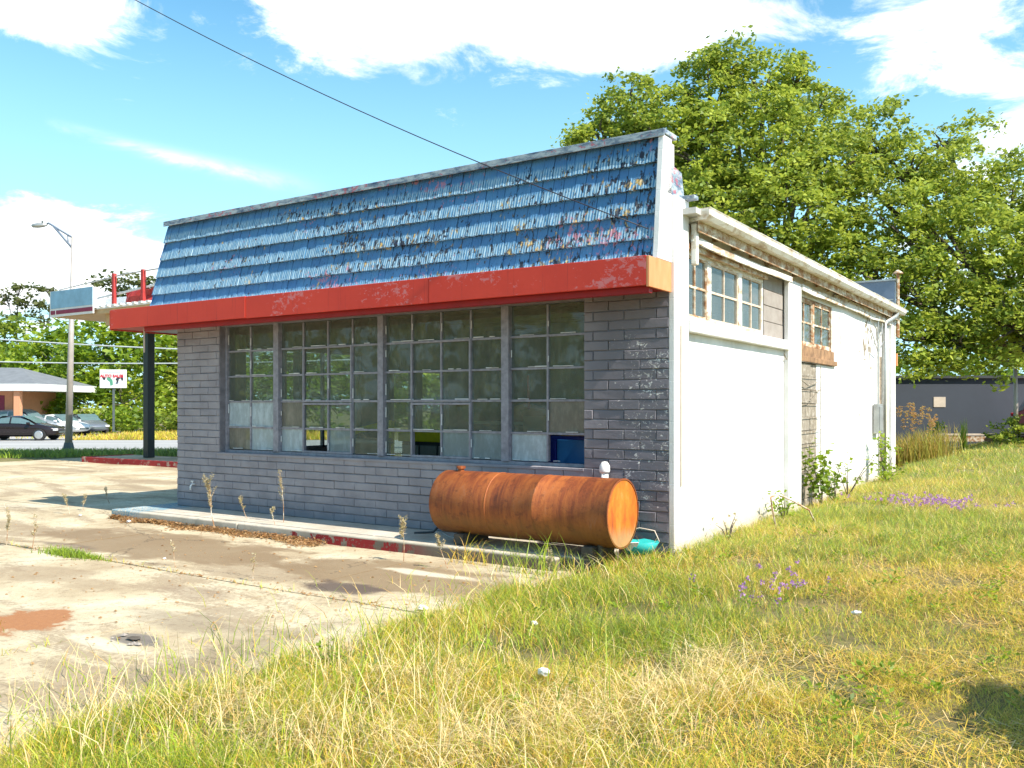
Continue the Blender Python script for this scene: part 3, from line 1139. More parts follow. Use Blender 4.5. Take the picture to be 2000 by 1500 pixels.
# opening sashes have a heavier frame
def sash(x0, x1, z0, z1, par, y=.105):
    s = MB()
    w = .026
    s.box(x0, x1, y, y + .03, z0, z0 + w).box(x0, x1, y, y + .03, z1 - w, z1)
    s.box(x0, x0 + w, y, y + .03, z0 + w, z1 - w).box(x1 - w, x1, y, y + .03, z0 + w, z1 - w)
    s.build('sash', 'frame', par, bevel=.003)
for x0, x1 in ((-5.26, -4.37), (-3.40, -2.50)):
    sash(x0, x1, 1.63, 2.36, frame)
    sash(x0, x1, .965, 1.62, frame)
ptype = {(3, 0): 'frost', (3, 1): 'frost', (3, 2): 'brown', (4, 0): 'brown', (4, 1): 'frost', (4, 2): 'frost', (4, 3): None, (4, 4): 'dim', (4, 5): 'clear',
         (4, 7): None, (4, 8): 'dim', (4, 9): 'dim', (4, 10): 'frost', (4, 11): None, (3, 4): 'clear', (3, 10): 'clear', (3, 11): 'brown', (3, 5): 'clear'}
PL = {'frost': 'pale painted pane', 'brown': 'grimy brown pane', 'dim': 'cloudy grey-green pane', 'clear': None}
rp = random.Random(5)
putty = MB()
for ci, (a_, b_) in enumerate(C):
    for ri, (z0, z1) in enumerate(RZ):
        t = ptype.get((ri, ci), 'clear')
        # cracked putty beads round each pane
        for _ in range(2):
            zz = z0 + .016
            xx = rp.uniform(a_ + .03, b_ - .15)
            putty.box(xx, xx + rp.uniform(.05, .2), .112, .124, zz, zz + rp.uniform(.004, .011))
        if rp.random() < .5:
            zz = rp.uniform(z0 + .02, z1 - .16)
            putty.box(a_ + .011, a_ + .018, .112, .124, zz, zz + rp.uniform(.05, .14))
        if t is None:
            continue
        m = MB()
        m.box(a_ + .006, b_ - .006, .140, .144, z0 + .006, z1 - .006)
        o = m.build('pane', t, frame)
        o.rotation_euler = (0, 0, 0)
        if PL[t]:
            o['label'] = PL[t]
kind(putty.build('putty', 'offwhite', frame), 'stuff')

# ---- soffit, canopy fascia, mansard
m = MB()
m.box(-8.6, -.01, -.495, .02, 2.716, 2.80)
m.build('soffit', 'soffit', B)
MB().box(-7.9, -.012, -.45, -.37, 2.655, 2.714).build('soffit_board', 'soffit', B)
for (x0, x1, dz) in ((-8.61, -5.63, .002), (-5.624, -2.61, -.003), (-2.604, -.004, 0)):
    MB().box(x0, x1, -.53 - dz, -.497, 2.715 + dz, 2.995 + dz).build('fascia', 'red', B, bevel=.004)
m = MB()
m.box(-8.64, -8.612, -.525, 1.2, 2.70, 2.99)
m.build('fascia', 'red', B, bevel=.004)
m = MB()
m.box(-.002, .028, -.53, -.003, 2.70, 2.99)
o = m.build('fascia', 'orange', B, bevel=.004)  # orange puts the sun's glare on red paint into the colour
o['label'] = 'end board of the red fascia, coloured orange as in full sun'
m = MB()
m.box(-8.6, -.02, -.495, .10, 2.955, 2.985)
m.box(-8.6, -7.8, .10, 1.2, 2.955, 2.985)
m.build('canopy_deck', 'offwhite', B)
m = MB()
m.box(-8.6, -7.78, -.49, 1.2, 2.72, 2.78)
m.build('canopy_underside', 'slate', B)

def my(z):
    return -.145 - (4.25 - z) * .115
def mx(z):
    return -7.73 - (4.25 - z) * .20
z0, z1 = 2.985, 4.215
m = MB()
m.add([(mx(z0), my(z0) + .035, z0), (-.03, my(z0) + .035, z0), (-.03, my(z1) + .035, z1), (mx(z1), my(z1) + .035, z1),
       (mx(z0), .25, z0), (-.03, .25, z0), (-.03, .05, z1), (mx(z1), .05, z1)],
      [(0, 1, 2, 3), (7, 6, 5, 4), (0, 3, 7, 4), (1, 5, 6, 2), (3, 2, 6, 7), (0, 4, 5, 1)])
core = m.build('mansard', 'slate', B)
m = MB()
m.box(-7.80, .045, -.20, .09, 4.215, 4.262)
m.box(-7.795, .040, -.214, -.2, 4.19, 4.262)
m.build('coping', 'coping', B, bevel=.004)
# end board of the mansard, painted white
m = MB()
m.prism([(my(2.99) - .045, 2.992), (.0, 2.992), (.0, 4.213), (my(4.213) - .045, 4.213)], -.028, .03, 'x')
m.build('parapet_end', 'white', B, bevel=.006)
m = MB()
m.box(-7.7, -.03, .05, .2, 3.46, 4.21)
m.build('parapet_wall', 'roofpale', B)

SH = []
for k in range(8):
    wd = [.10, .115, .125, .14, .15, .16, .175, .165][k]
    r = random.Random(100 + k)
    bm = bmesh.new()
    nseg = max(3, int(wd / .03))
    prof = []
    for i in range(nseg + 1):
        x = -wd / 2 + wd * i / nseg
        prof.append((x, r.uniform(-.004, .002), r.uniform(-.005, .005)))
    lo, hi, ba = [], [], []
    for (x, dy_, dz_) in prof:
        hi.append(bm.verts.new((x, -.002 + dy_ * .5, 0.0)))
        lo.append(bm.verts.new((x, -.046 + dy_, -.258 + dz_)))
        ba.append(bm.verts.new((x, .0, -.254 + dz_)))
    for i in range(nseg):
        bm.faces.new((hi[i], lo[i], lo[i + 1], hi[i + 1]))
        bm.faces.new((lo[i], ba[i], ba[i + 1], lo[i + 1]))
    bm.faces.new((hi[0], ba[0], lo[0]))
    bm.faces.new((hi[-1], lo[-1], ba[-1]))
    bmesh.ops.recalc_face_normals(bm, faces=bm.faces)
    me = bpy.data.meshes.new('shingle')
    bm.to_mesh(me)
    bm.free()
    me.materials.append(MAT['shingle'])
    SH.append((wd, me))
tilt = math.atan(.115)
rr = random.Random(21)
zt = 4.205
for row in range(5):
    zb = zt - .252
    x = mx(zb) - .01
    while x < -.035:
        wd, me = SH[rr.randrange(8)]
        w = wd
        if x + w > -.035:
            w = max(.05, -.035 - x)
        elif -.035 - (x + w) < .08:
            w = -.035 - x
        zz = zt + rr.uniform(-.003, .003)
        o = inst('shingle', me, core, (x + w / 2, my(zz) + .020 + rr.uniform(-.004, .004), zz), (-tilt + rr.uniform(-.012, .004), rr.uniform(-.006, .006), 0), ((w - .007) / wd, 1, 1))
        x += w
    zt = zb
# street-side hip, plain boards
m = MB()
for row in range(5):
    a_, b_ = 4.205 - row * .252, 4.205 - (row + 1) * .252
    b_ = max(b_, 2.987)
    m.add([(mx(a_) - .004, my(a_), a_), (mx(b_) - .03, my(b_) - .02, b_), (mx(b_) - .03, .25, b_), (mx(a_) - .004, .05, a_), (mx(b_), my(b_), b_), (mx(b_), .25, b_)],
          [(0, 1, 2, 3), (1, 4, 5, 2), (0, 4, 1), (3, 2, 5)])
m.build('hip_siding', 'shingle', B)

# ---- roof, gutter, eaves
m = MB()
m.box(W0 - .05, .20, .2, DEP, 3.50, 3.56)
m.build('roof', 'roofpale', B)
m = MB()
for k in range(7):
    y0 = .42 + k * 1.6
    m.box(-.1, .275, y0, y0 + 1.58, 3.562 + (k % 2) * .004, 3.59 + (k % 2) * .004)
m.build('roof_edging', 'gutter', B, bevel=.004)
for k in range(3):
    y0 = .34 + k * 3.8
    y1 = min(y0 + 3.79, 11.62)
    m = MB()
    dz = -.004 * (k % 2)
    prof = [(.16, 3.455), (.25, 3.455), (.285, 3.50), (.29, 3.555), (.30, 3.575), (.28, 3.575), (.275, 3.56), (.16, 3.56)]
    m.prism([(p[0], p[1] + dz) for p in prof], y0, y1, 'y')
    m.build('gutter', 'gutter', B, bevel=.003)
m = MB()
m.prism([(.14, 3.35), (.16, 3.35), (.16, 3.50), (.14, 3.50)], .40, 11.6, 'y')
m.build('eaves_board', 'rustwood', B)
m = MB()
m.box(.0, .14, .40, 11.6, 3.462, 3.498)
m.build('eaves_soffit', 'whitewood', B)
m = MB()
for k in range(18):
    y0 = .55 + k * .62
    m.box(.001, .135, y0, y0 + .05, 3.38, 3.461)
m.build('rafter_end', 'rustwood', B)
# sagging trim boards under the eaves
def board(pts, w, t, mat, name='trim_board'):
    m = MB()
    vs, fs = [], []
    for (x, y, z) in pts:
        vs += [(x, y, z), (x + t, y, z), (x + t, y, z + w), (x, y, z + w)]
    n = len(pts)
    for i in range(n - 1):
        for k in range(4):
            fs.append((i * 4 + k, i * 4 + (k + 1) % 4, i * 4 + 4 + (k + 1) % 4, i * 4 + 4 + k))
    fs += [(0, 1, 2, 3), (n * 4 - 1, n * 4 - 2, n * 4 - 3, n * 4 - 4)]
    m.add(vs, fs)
    return m.build(name, mat, B)
board([(.07, .40, 3.26), (.09, .8, 3.235), (.085, 1.2, 3.23), (.08, 1.9, 3.235), (.08, 2.6, 3.235), (.10, 3.2, 3.235), (.10, 3.86, 3.245)], .07, .025, 'whitewood')
board([(.05, 4.52, 3.22), (.05, 5.2, 3.20), (.04, 5.8, 3.22), (.04, 6.6, 3.215), (.03, 7.4, 3.235), (.045, 8.4, 3.225), (.03, 9.4, 3.21), (.05, 10.2, 3.23), (.04, 11.2, 3.24)], .085, .03, 'whitewood')
m = MB()
m.box(.003, .05, .38, 3.04, 3.19, 3.25)
m.build('lintel', 'rustwood', B)
m = MB()
m.box(.0, .06, 3.06, 3.87, 3.30, 3.42)
m.build('frieze_board', 'whitewood', B)
MB().box(.0, .045, 6.65, 11.1, 3.30, 3.38).build('frieze_board', 'whitewood', B)
# downspouts
m = MB()
m.box(.065, .125, .405, .475, 3.02, 3.44)
m.build('downspout', 'gutter', B, bevel=.008)
m = MB()
m.tube([(.22, 10.95, 3.44), (.20, 10.8, 3.36), (.10, 10.45, 3.22), (.08, 10.36, 3.1), (.08, 10.35, .35)], .045, 10)
m.build('downspout', 'metalgrey', B, smooth=True)
m = MB()
m.tube([(.068, .14, 2.38), (.07, .14, .78)], .011, 6)
m.build('conduit', 'cream', B)
m = MB()
m.box(.0, .16, .26, .37, 3.66, 3.70)
m.prism([(-.12, 3.66), (.33, 3.66), (.25, 3.93), (-.02, 3.96)], .0, .03, 'x')
m.build('flashing', 'coping', B, bevel=.004)

# side windows
def side_window(y0, y1, z0, z1, groups, fm, x=-.05, glass='sideglass', name='side_window'):
    w = MB()
    w.box(x - .03, x + .03, y0, y1, z0, z0 + .045).box(x - .03, x + .03, y0, y1, z1 - .045, z1)
    w.box(x - .03, x + .03, y0, y0 + .04, z0 + .045, z1 - .045).box(x - .03, x + .03, y1 - .04, y1, z0 + .045, z1 - .045)
    n = len(groups)
    edges = []
    for i, (a_, b_, fmat) in enumerate(groups):
        edges.append((a_, b_))
        if i:
            w.box(x - .04, x + .035, groups[i - 1][1], a_, z0 + .045, z1 - .045)
    fr = w.build(name, fm, B, bevel=.004)
    for (a_, b_, fmat) in groups:
        s = MB()
        zm = (z0 + z1) / 2
        ym = (a_ + b_) / 2
        e = .022
        s.box(x - .012, x + .022, a_, a_ + e, z0 + .045, z1 - .045).box(x - .012, x + .022, b_ - e, b_, z0 + .045, z1 - .045)
        s.box(x - .012, x + .022, a_ + e, b_ - e, z0 + .045, z0 + .045 + e).box(x - .012, x + .022, a_ + e, b_ - e, z1 - .045 - e, z1 - .045)
        s.box(x - .01, x + .018, ym - .012, ym + .012, z0 + .045 + e, z1 - .045 - e)
        s.box(x - .01, x + .018, a_ + e, ym - .012, zm - .012, zm + .012).box(x - .01, x + .018, ym + .012, b_ - e, zm - .012, zm + .012)
        s.build('sash', fmat, fr)
        for (p, q_) in ((a_ + e, ym - .012), (ym + .012, b_ - e)):
            for (r_, t_) in ((z0 + .045 + e, zm - .012), (zm + .012, z1 - .045 - e)):
                g_ = MB()
                g_.box(x, x + .004, p, q_, r_, t_)
                g_.build('pane', glass, fr)
    return fr
side_window(.40, 3.04, 2.475, 3.20, [(.44, 1.08, 'rustwood'), (1.20, 2.10, 'frame_rust'), (2.22, 3.0, 'frame_rust')], 'whitewood')
side_window(4.53, 6.60, 2.46, 3.16, [(4.58, 5.42, 'rustwood'), (5.52, 6.52, 'rustwood')], 'rustwood')
m = MB()
m.box(-.10, .03, 4.505, 6.78, 2.225, 2.30)
m.box(-.10, -.005, 4.505, 6.70, 2.30, 2.455)
m.build('timber_sill', 'brownwood', B, bevel=.006)
m = MB()
m.box(-.1, .02, .37, 3.06, 2.462, 2.475)
m.build('window_ledge_lip', 'whitewood', B)
# side door, weathered and partly open
m = MB()
m.box(-.10, .02, 10.45, 10.52, .12, 2.55).box(-.10, .02, 10.91, 10.98, .12, 2.55).box(-.10, .02, 10.52, 10.91, 2.48, 2.55)
dfr = m.build('door_frame', 'frame_rust', B)
m = MB()
m.box(-.05, -.01, 10.53, 10.72, .14, 2.47)
m.build('door', 'ltblue', B, bevel=.003)
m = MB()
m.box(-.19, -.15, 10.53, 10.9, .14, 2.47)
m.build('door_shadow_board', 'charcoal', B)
m = MB()
m.box(.0, .10, 9.75, 10.15, 1.05, 1.62)
m.box(.1, .115, 9.80, 10.10, 1.10, 1.57)
m.build('meter_box', 'metalgrey', B, bevel=.008)
m = MB()
m.tube([(.05, 9.95, 1.62), (.05, 9.95, 3.3)], .018, 6)
m.tube([(.05, 9.2, 3.2), (.08, 9.6, 3.05), (.06, 9.8, 2.8), (.09, 10.1, 3.0), (.06, 10.3, 3.2)], .012, 6)
m.tube([(.05, 9.3, 3.0), (.1, 9.5, 2.7), (.06, 9.9, 2.6), (.08, 10.3, 2.85)], .010, 6)
m.build('conduit', 'metalgrey', B)
# broken plaster scars on the far stretch of wall
m = MB()
rk = random.Random(8)
def scar(y, z, w, h):
    n = 9
    vs = [(-.0175 + .0, y, z)]
    for k in range(n):
        a_ = 2 * math.pi * k / n
        q_ = rk.uniform(.6, 1.1)
        vs.append((-.0172, y + math.cos(a_) * w * q_, z + math.sin(a_) * h * q_))
    m.add(vs, [(0, k + 1, (k + 1) % n + 1) for k in range(n)])
for k in range(16):
    scar(7.15 + rk.uniform(-.06, .06) + k * .012, 3.05 - k * .105, .018, .07)
for k in range(26):
    scar(rk.uniform(8.9, 9.7), rk.uniform(2.3, 3.25), rk.uniform(.02, .09), rk.uniform(.02, .10))
for k in range(22):
    scar(rk.choice([8.6, 8.65, 9.2]), rk.uniform(.8, 2.6), rk.uniform(.02, .07), .012)
kind(m.build('paint_scar', 'rawblock', B), 'stuff')

# rear parapet and vent
m = MB()
m.box(-3.6, .08, 11.45, 11.62, 3.56, 4.18)
m.build('rear_parapet', 'slate', B)
m = MB()
m.box(-3.65, .10, 11.41, 11.66, 4.18, 4.215)
m.box(-3.6, .06, 11.43, 11.449, 3.78, 3.80)
m.build('parapet_trim', 'metalgrey', B)
m = MB()
m.tube([(.14, 11.5, 3.0), (.14, 11.5, 4.32)], .032, 8)
m.tube([(.14, 11.5, 4.32), (.14, 11.5, 4.34), (.14, 11.5, 4.40)], [.10, .10, .02], 10)
m.build('vent_pipe', 'rustwood', B, smooth=False)
m = MB()
m.box(.0, .09, DEP + .01, DEP + .12, 2.42, 2.68)
m.build('junction_box', 'orange', B)

# street side windows of the shop room (mullions only, glass is dusty)
m = MB()
for y in (1.1, 1.96, 2.82, 3.66):
    m.box(W0 + .06, W0 + .12, y, y + .045, .85, 2.55)
for z in (.85, 2.50):
    m.box(W0 + .06, W0 + .12, 1.145, 3.66, z, z + .05)
m.box(W0 + .06, W0 + .12, 4.6, 4.65, .12, 2.25).box(W0 + .06, W0 + .12, 5.2, 5.25, .12, 2.25).box(W0 + .06, W0 + .12, 5.45, 5.5, .12, 2.25).box(W0 + .06, W0 + .12, 6.25, 6.3, .12, 2.25)
sw = m.build('street_window', 'frame', B)
for (y0, y1, z0, z1) in ((1.145, 1.96, .9, 2.5), (2.005, 2.82, .9, 2.5), (2.865, 3.66, .9, 2.5), (4.65, 5.2, .14, 2.2), (5.5, 6.25, .14, 2.2)):
    m = MB()
    m.box(W0 + .085, W0 + .089, y0, y1, z0, z1)
    m.build('pane', 'clear', sw)

# ------------------------------------------------------------------ walk and kerb in front
walk = bpy.data.objects.new('front_walk', None)
COL.objects.link(walk)
walk.location = BO
walk.rotation_euler = (0, 0, BYAW)
kind(walk, 'structure')
for (x0, x1) in ((-7.9, -6.1), (-6.09, -3.3), (-3.29, -.55)):
    m = MB()
    m.box(x0, x1, -.655, .012, -.05, .118)
    m.build('walk_slab', 'walk', walk, bevel=.006)
for (x0, x1) in ((-8.08, -5.4), (-5.39, -2.0), (-1.99, -.80)):
    m = MB()
    m.box(x0, x1, -.85, -.715, -.05, .124)
    m.build('kerb', 'walk', walk, bevel=.015)
m = MB()
m.box(-8.08, -7.91, -.713, .35, -.05, .12)
m.build('kerb', 'walk', walk, bevel=.015)
m = MB()
m.box(-7.9, -7.775, .016, .35, -.05, .117)
m.build('walk_slab', 'walk', walk, bevel=.006)

# ------------------------------------------------------------------ rusty tank on the walk
TY = -.47
T = thing('storage_tank', 'rusty orange cylindrical fuel tank lying on the walk under the window', 'tank', L2W(-1.33, TY, .548), BYAW)
R_ = .335
m = MB()
n = 40
st = [(-1.06, 0.325), (-1.045, R_), (-.35, R_), (-.346, R_ + .004), (-.335, R_ + .004), (-.331, R_), (.22, R_), (.224, R_ + .003), (.234, R_ + .003), (.238, R_), (1.045, R_), (1.05, R_ + .004), (1.062, R_ + .004), (1.064, R_ - .012)]
m.tube([(x, 0, 0) for x, _ in st], [r for _, r in st], n, cap=False)
me_o = m.build('shell', 'rust', T, smooth=True)
me_o.modifiers.new('es', 'EDGE_SPLIT').split_angle = math.radians(40)
m = MB()
vs = []
rings = [(0, 0.0), (.1, .004), (.2, -.004), (.3, .002), (.322, .004)]
for (r_, dx_) in rings[1:]:
    for k in range(n):
        a_ = 2 * math.pi * k / n
        vs.append((1.054 + dx_, r_ * math.cos(a_), r_ * math.sin(a_)))
vs.append((1.056, 0, 0))
fs = [(len(vs) - 1, k, (k + 1) % n) for k in range(n)]
for j in range(3):
    for k in range(n):
        fs.append((j * n + k, (j + 1) * n + k, (j + 1) * n + (k + 1) % n, j * n + (k + 1) % n))
m.add(vs, fs)
m.build('end_cap', 'rustend', T, smooth=True)
m = MB()
m.tube([(-1.058, 0, 0), (-1.05, 0, 0)], .32, n)
m.build('end_cap', 'rust', T)
m = MB()
m.tube([(-.86, -.02, .325), (-.86, -.02, .36)], .035, 10)
m.tube([(-.86, -.02, .36), (-.86, -.02, .385)], .05, 10)
m.build('filler_cap', 'rust', T)
for x in (-.75, .78):
    MB().box(x - .06, x + .06, -.22, .26, -.43, -.315).build('support_block', 'bark', T, bevel=.01)  # dark colour stands for the black shade under the tank
m = MB()
m.tube([(.88, -.12, -.43), (.88, -.12, -.3)], .03, 8)
m.build('leg', 'bark', T)

V = thing('vent_stub', 'white plastic vent stub with domed cap behind the rusty tank', 'pipe', L2W(-.66, -.10, .12), BYAW)
m = MB()
m.tube([(0, 0, 0), (0, 0, .80)], .038, 12)
m.build('pipe', 'pvc', V, smooth=True)
m = MB()
m.tube([(0, 0, .78), (0, 0, .80), (0, 0, .85), (0, 0, .89), (0, 0, .895)], [.050, .056, .054, .030, .004], 14)
m.build('cap', 'pvc', V, smooth=True)

# loose cable hanging down the wall by the tank
m = MB()
P_ = [L2W(-2.95, -.02, .62), L2W(-2.86, -.03, .68), L2W(-2.78, -.03, .64), L2W(-2.74, -.03, .4), L2W(-2.78, -.05, .2), L2W(-2.72, -.14, .13), L2W(-2.5, -.3, .125), L2W(-2.3, -.36, .125)]
m.tube(P_, .008, 6)
tag(m.build('loose_cable', 'metalgrey', None, smooth=True), 'thin grey cable looping down the slate bricks beside the tank', 'cable')
m = MB()
P_ = [L2W(-2.62, -.02, .55), L2W(-2.66, -.06, .35), L2W(-2.8, -.2, .14), L2W(-3.0, -.3, .125)]
m.tube(P_, .014, 6)
tag(m.build('rubber_hose', 'charcoal', None, smooth=True), 'short black hose drooping from the wall onto the walk', 'hose')
T2 = thing('wall_tap', 'small white tap on the left slate brick pier', 'tap', L2W(-7.35, -.03, .42), BYAW)
m = MB()
m.tube([(0, .03, .03), (0, -.03, .03), (0, -.05, 0), (0, -.05, -.05)], .014, 6)
m.build('spout', 'pvc', T2, smooth=True)
m = MB()
m.tube([(0, -.02, .03), (0, -.02, .07)], .006, 5)
m.box(-.025, .025, -.03, -.01, .07, .082)
m.build('handle', 'pvc', T2)

# teal basin in the corner
Bs = thing('plastic_basin', 'cracked teal and white plastic basin in the grass at the wall corner', 'basin', L2W(-.25, -.16, .13), BYAW + .3)
m = MB()
n = 18
m.add([(0.20 * math.cos(2 * math.pi * k / n), .14 * math.sin(2 * math.pi * k / n), .115 + .008 * math.sin(k * 2.1)) for k in range(n)] +
      [(.13 * math.cos(2 * math.pi * k / n), .09 * math.sin(2 * math.pi * k / n), 0) for k in range(n)],
      [(k, (k + 1) % n, n + (k + 1) % n, n + k) for k in range(n)] + [tuple(range(n, 2 * n))])
o = m.build('bowl', 'teal', Bs, smooth=True)
o.modifiers.new('sol', 'SOLIDIFY').thickness = .006
m = MB()
m.add([(-.17, -.085, .10), (-.05, -.142, .118), (.02, -.148, .125), (-.02, -.10, .04), (-.10, -.09, .03)], [(0, 1, 2, 3, 4)])
o = m.build('torn_lining', 'paper', Bs)
o.modifiers.new('sol', 'SOLIDIFY').thickness = .008
m = MB()
m.tube([(-.2, 0, .11), (-.15, .03, .20), (0, .05, .24), (.15, .03, .22), (.2, 0, .12)], .006, 6)
m.build('handle', 'cream', Bs, smooth=True)

# bent rod by the side wall
m = MB()
P_ = [L2W(.55, 1.75, .12), L2W(.5, 1.7, .45), L2W(.48, 1.72, .56), L2W(.52, 1.85, .585), L2W(.60, 2.1, .50), L2W(.72, 2.42, .36), L2W(.78, 2.55, .15)]
m.tube(P_, .011, 6)
tag(m.build('bent_rod', 'rustwood', None, smooth=True), 'rusty rod bent into an arch against the white side wall', 'rod')

# ------------------------------------------------------------------ things inside the shop
def at(x, y, z=.12):
    return L2W(x, y, z)
K = thing('storage_cabinet', 'deep blue metal cabinet behind the missing corner pane', 'cabinet', at(-1.75, .75), BYAW)
MB().box(-.30, .62, -.22, .22, 0, 1.12).build('carcass', 'deepblue', K, bevel=.01)
MB().box(-.28, .15, -.24, -.225, .05, 1.08).build('door', 'deepblue', K, bevel=.004)
MB().box(.17, .60, -.24, -.225, .05, 1.08).build('door', 'midblue', K, bevel=.004)
MB().box(.10, .12, -.262, -.241, .5, .66).build('handle', 'metalgrey', K)
for (x, y, z, w, d, h_, lab) in ((-1.35, .72, 1.24, .42, .36, .34, 'cardboard box standing on the blue cabinet'), (-1.95, .78, 1.24, .34, .3, .22, 'small flat cardboard box on the cabinet beside the larger one'),
                                 (-1.1, 1.9, .12, .6, .5, .7, 'large cardboard box on the shop floor behind the cabinet'), (-1.1, 1.9, .825, .45, .4, .8, 'tall cardboard box stacked on the large box')):
    K2 = thing('cardboard_box', lab, 'box', at(x, y, z), BYAW + .1)
    MB().box(-w / 2, w / 2, -d / 2, d / 2, 0, h_).build('carton', 'card', K2, bevel=.004)
    mm = MB()
    mm.add([(-w / 2, -d / 2, h_ + .003), (w / 2, -d / 2, h_ + .003), (w / 2, -d / 2 - .08, h_ + .08), (-w / 2, -d / 2 - .08, h_ + .08)], [(0, 1, 2, 3)])
    o = mm.build('flap', 'card', K2)
    o.modifiers.new('s', 'SOLIDIFY').thickness = .004
H = thing('engine_hoist', 'yellow engine hoist with a slanting boom inside the window', 'hoist', at(-4.85, 1.4), BYAW)
MB().box(-.04, .04, -.04, .04, .05, 1.25).build('mast', 'yellow', H, bevel=.006)
MB().bar((0, 0, 1.22), (-1.0, -.05, 1.02), .07, .08).build('boom', 'yellow', H)
MB().bar((0, 0, .5), (-.55, -.03, 1.08), .05, .05).build('ram', 'charcoal', H)
for s_ in (-1, 1):
    MB().bar((0, 0, .07), (-1.1, .35 * s_, .07), .06, .07).build('leg', 'yellow', H)
H2 = thing('tool_bench', 'yellow topped bench with dark drawers seen through the broken lower pane', 'bench', at(-5.15, 2.9), BYAW)
MB().box(-.6, .6, -.3, .3, .90, 1.06).build('top', 'yellow', H2, bevel=.01)
MB().box(-.55, .55, -.26, .28, .08, .90).build('drawer_case', 'charcoal', H2, bevel=.01)
for k in range(3):
    MB().box(-.52 + k * .36, -.20 + k * .36, -.28, -.262, .52, .84).build('drawer', 'metalgrey', H2)
H3 = thing('waste_bin', 'grey tapered bin on the shop floor by the middle mullion', 'bin', at(-4.6, .75), BYAW)
mm = MB()
mm.tube([(0, 0, 0), (0, 0, .95), (0, 0, .96), (0, 0, 1.02)], [.2, .25, .28, .27], 16)
mm.build('tub', 'metalgrey', H3, smooth=True)
H4 = thing('push_broom', 'broom with a red handle leaning inside behind the right panes', 'broom', at(-2.35, 1.2), BYAW)
MB().tube([(0, 0, .1), (-.12, .1, 1.85)], .016, 6).build('handle', 'redpole', H4)
MB().box(-.22, .22, -.04, .04, 0, .11).build('head', 'charcoal', H4, bevel=.01)
H5 = thing('shop_counter', 'dark wooden counter with an orange cushion across the shop', 'counter', at(-4.6, 4.3), BYAW)
MB().box(-.7, 1.3, -.3, .3, 0, 1.15).build('base', 'charcoal', H5, bevel=.01)
MB().box(-.76, 1.36, -.36, .36, 1.151, 1.20).build('top', 'interior', H5, bevel=.01)
mm = MB()
mm.tube([(-.2, 0, 1.21), (-.1, 0, 1.30), (.2, 0, 1.34), (.5, 0, 1.28), (.6, 0, 1.21)], [.05, .14, .18, .15, .05], 10)
mm.build('cushion', 'orange', H5, smooth=True)
H6 = thing('shelf_rack', 'tall grey steel rack against the partition', 'shelf', at(-2.0, 6.5), BYAW)
for k in range(5):
    MB().box(-1.6, 1.2, -.22, .22, .15 + k * .55, .18 + k * .55).build('shelf', 'metalgrey', H6)
for x in (-1.6, -.2, 1.16):
    for y in (-.22, .18):
        MB().box(x, x + .04, y, y + .04, 0, 2.5).build('upright', 'metalgrey', H6)
mm = MB()
rc = random.Random(9)
for k in range(4):
    x = -1.5
    while x < .9:
        w = rc.uniform(.12, .4)
        mm.box(x, x + w, -.18, .14, .181 + k * .55, .181 + k * .55 + rc.uniform(.12, .4))
        x += w + rc.uniform(.02, .15)
o = mm.build('stored_goods', 'card', H6)
kind(o, 'stuff')

# ------------------------------------------------------------------ filling-station canopy at the street side
CX0, CX1, CY0, CY1, CZ = -21.3, -7.9, 5.62, 10.5, 4.10
A = thing('pump_canopy', 'flat filling-station canopy with one faded blue sign panel left on its edge', 'canopy', BO, BYAW)
MB().box(CX0, CX1, CY0 + .06, CY1, CZ + .12, CZ + .16).build('deck', 'offwhite', A)
mm = MB()
x = CX0 + 2.0
while x < CX1:
    mm.box(x, x + .12, CY0 + .0, CY1, CZ + .161, CZ + .21)
    x += .30
kind(mm.build('deck_rib', 'offwhite', A), 'stuff')
MB().box(CX0 + .1, CX1, CY0 + .10, CY1 - .1, CZ + .0, CZ + .118).build('ceiling_panel', 'tan', A)
MB().box(CX0 + 2.15, CX1, CY0 + .3, CY0 + .65, CZ - .30, CZ - .004).build('beam', 'tan', A)
MB().box(CX0 + 2.2, CX0 + 2.6, CY0 + .7, CY1 - .1, CZ - .32, CZ - .006).build('beam', 'tan', A)
pn = MB().box(CX0, CX0 + 2.10, CY0 - .04, CY0, CZ + .01, CZ + .74).build('sign_panel', 'offwhite', A)
MB().box(CX0 + .01, CX0 + 2.09, CY0 - .05, CY0 - .041, CZ + .24, CZ + .73).build('blue_face', 'signblue', pn)
MB().box(CX0 + .01, CX0 + 2.09, CY0 - .05, CY0 - .041, CZ + .075, CZ + .185).build('stripe', 'maroon', pn)
MB().box(CX0 + .26, CX0 + .28, CY0 - .054, CY0 - .051, CZ + .07, CZ + .19).build('stripe_joint', 'offwhite', pn)
MB().box(CX0 - .045, CX0 - .005, CY0 - .04, CY1, CZ + .01, CZ + .74).build('sign_panel', 'offwhite', A)
for x in (-18.5, -12.5):
    MB().box(x - .11, x + .11, 6.7, 6.92, .14, CZ - .01).build('post', 'darkpost', A, bevel=.01)
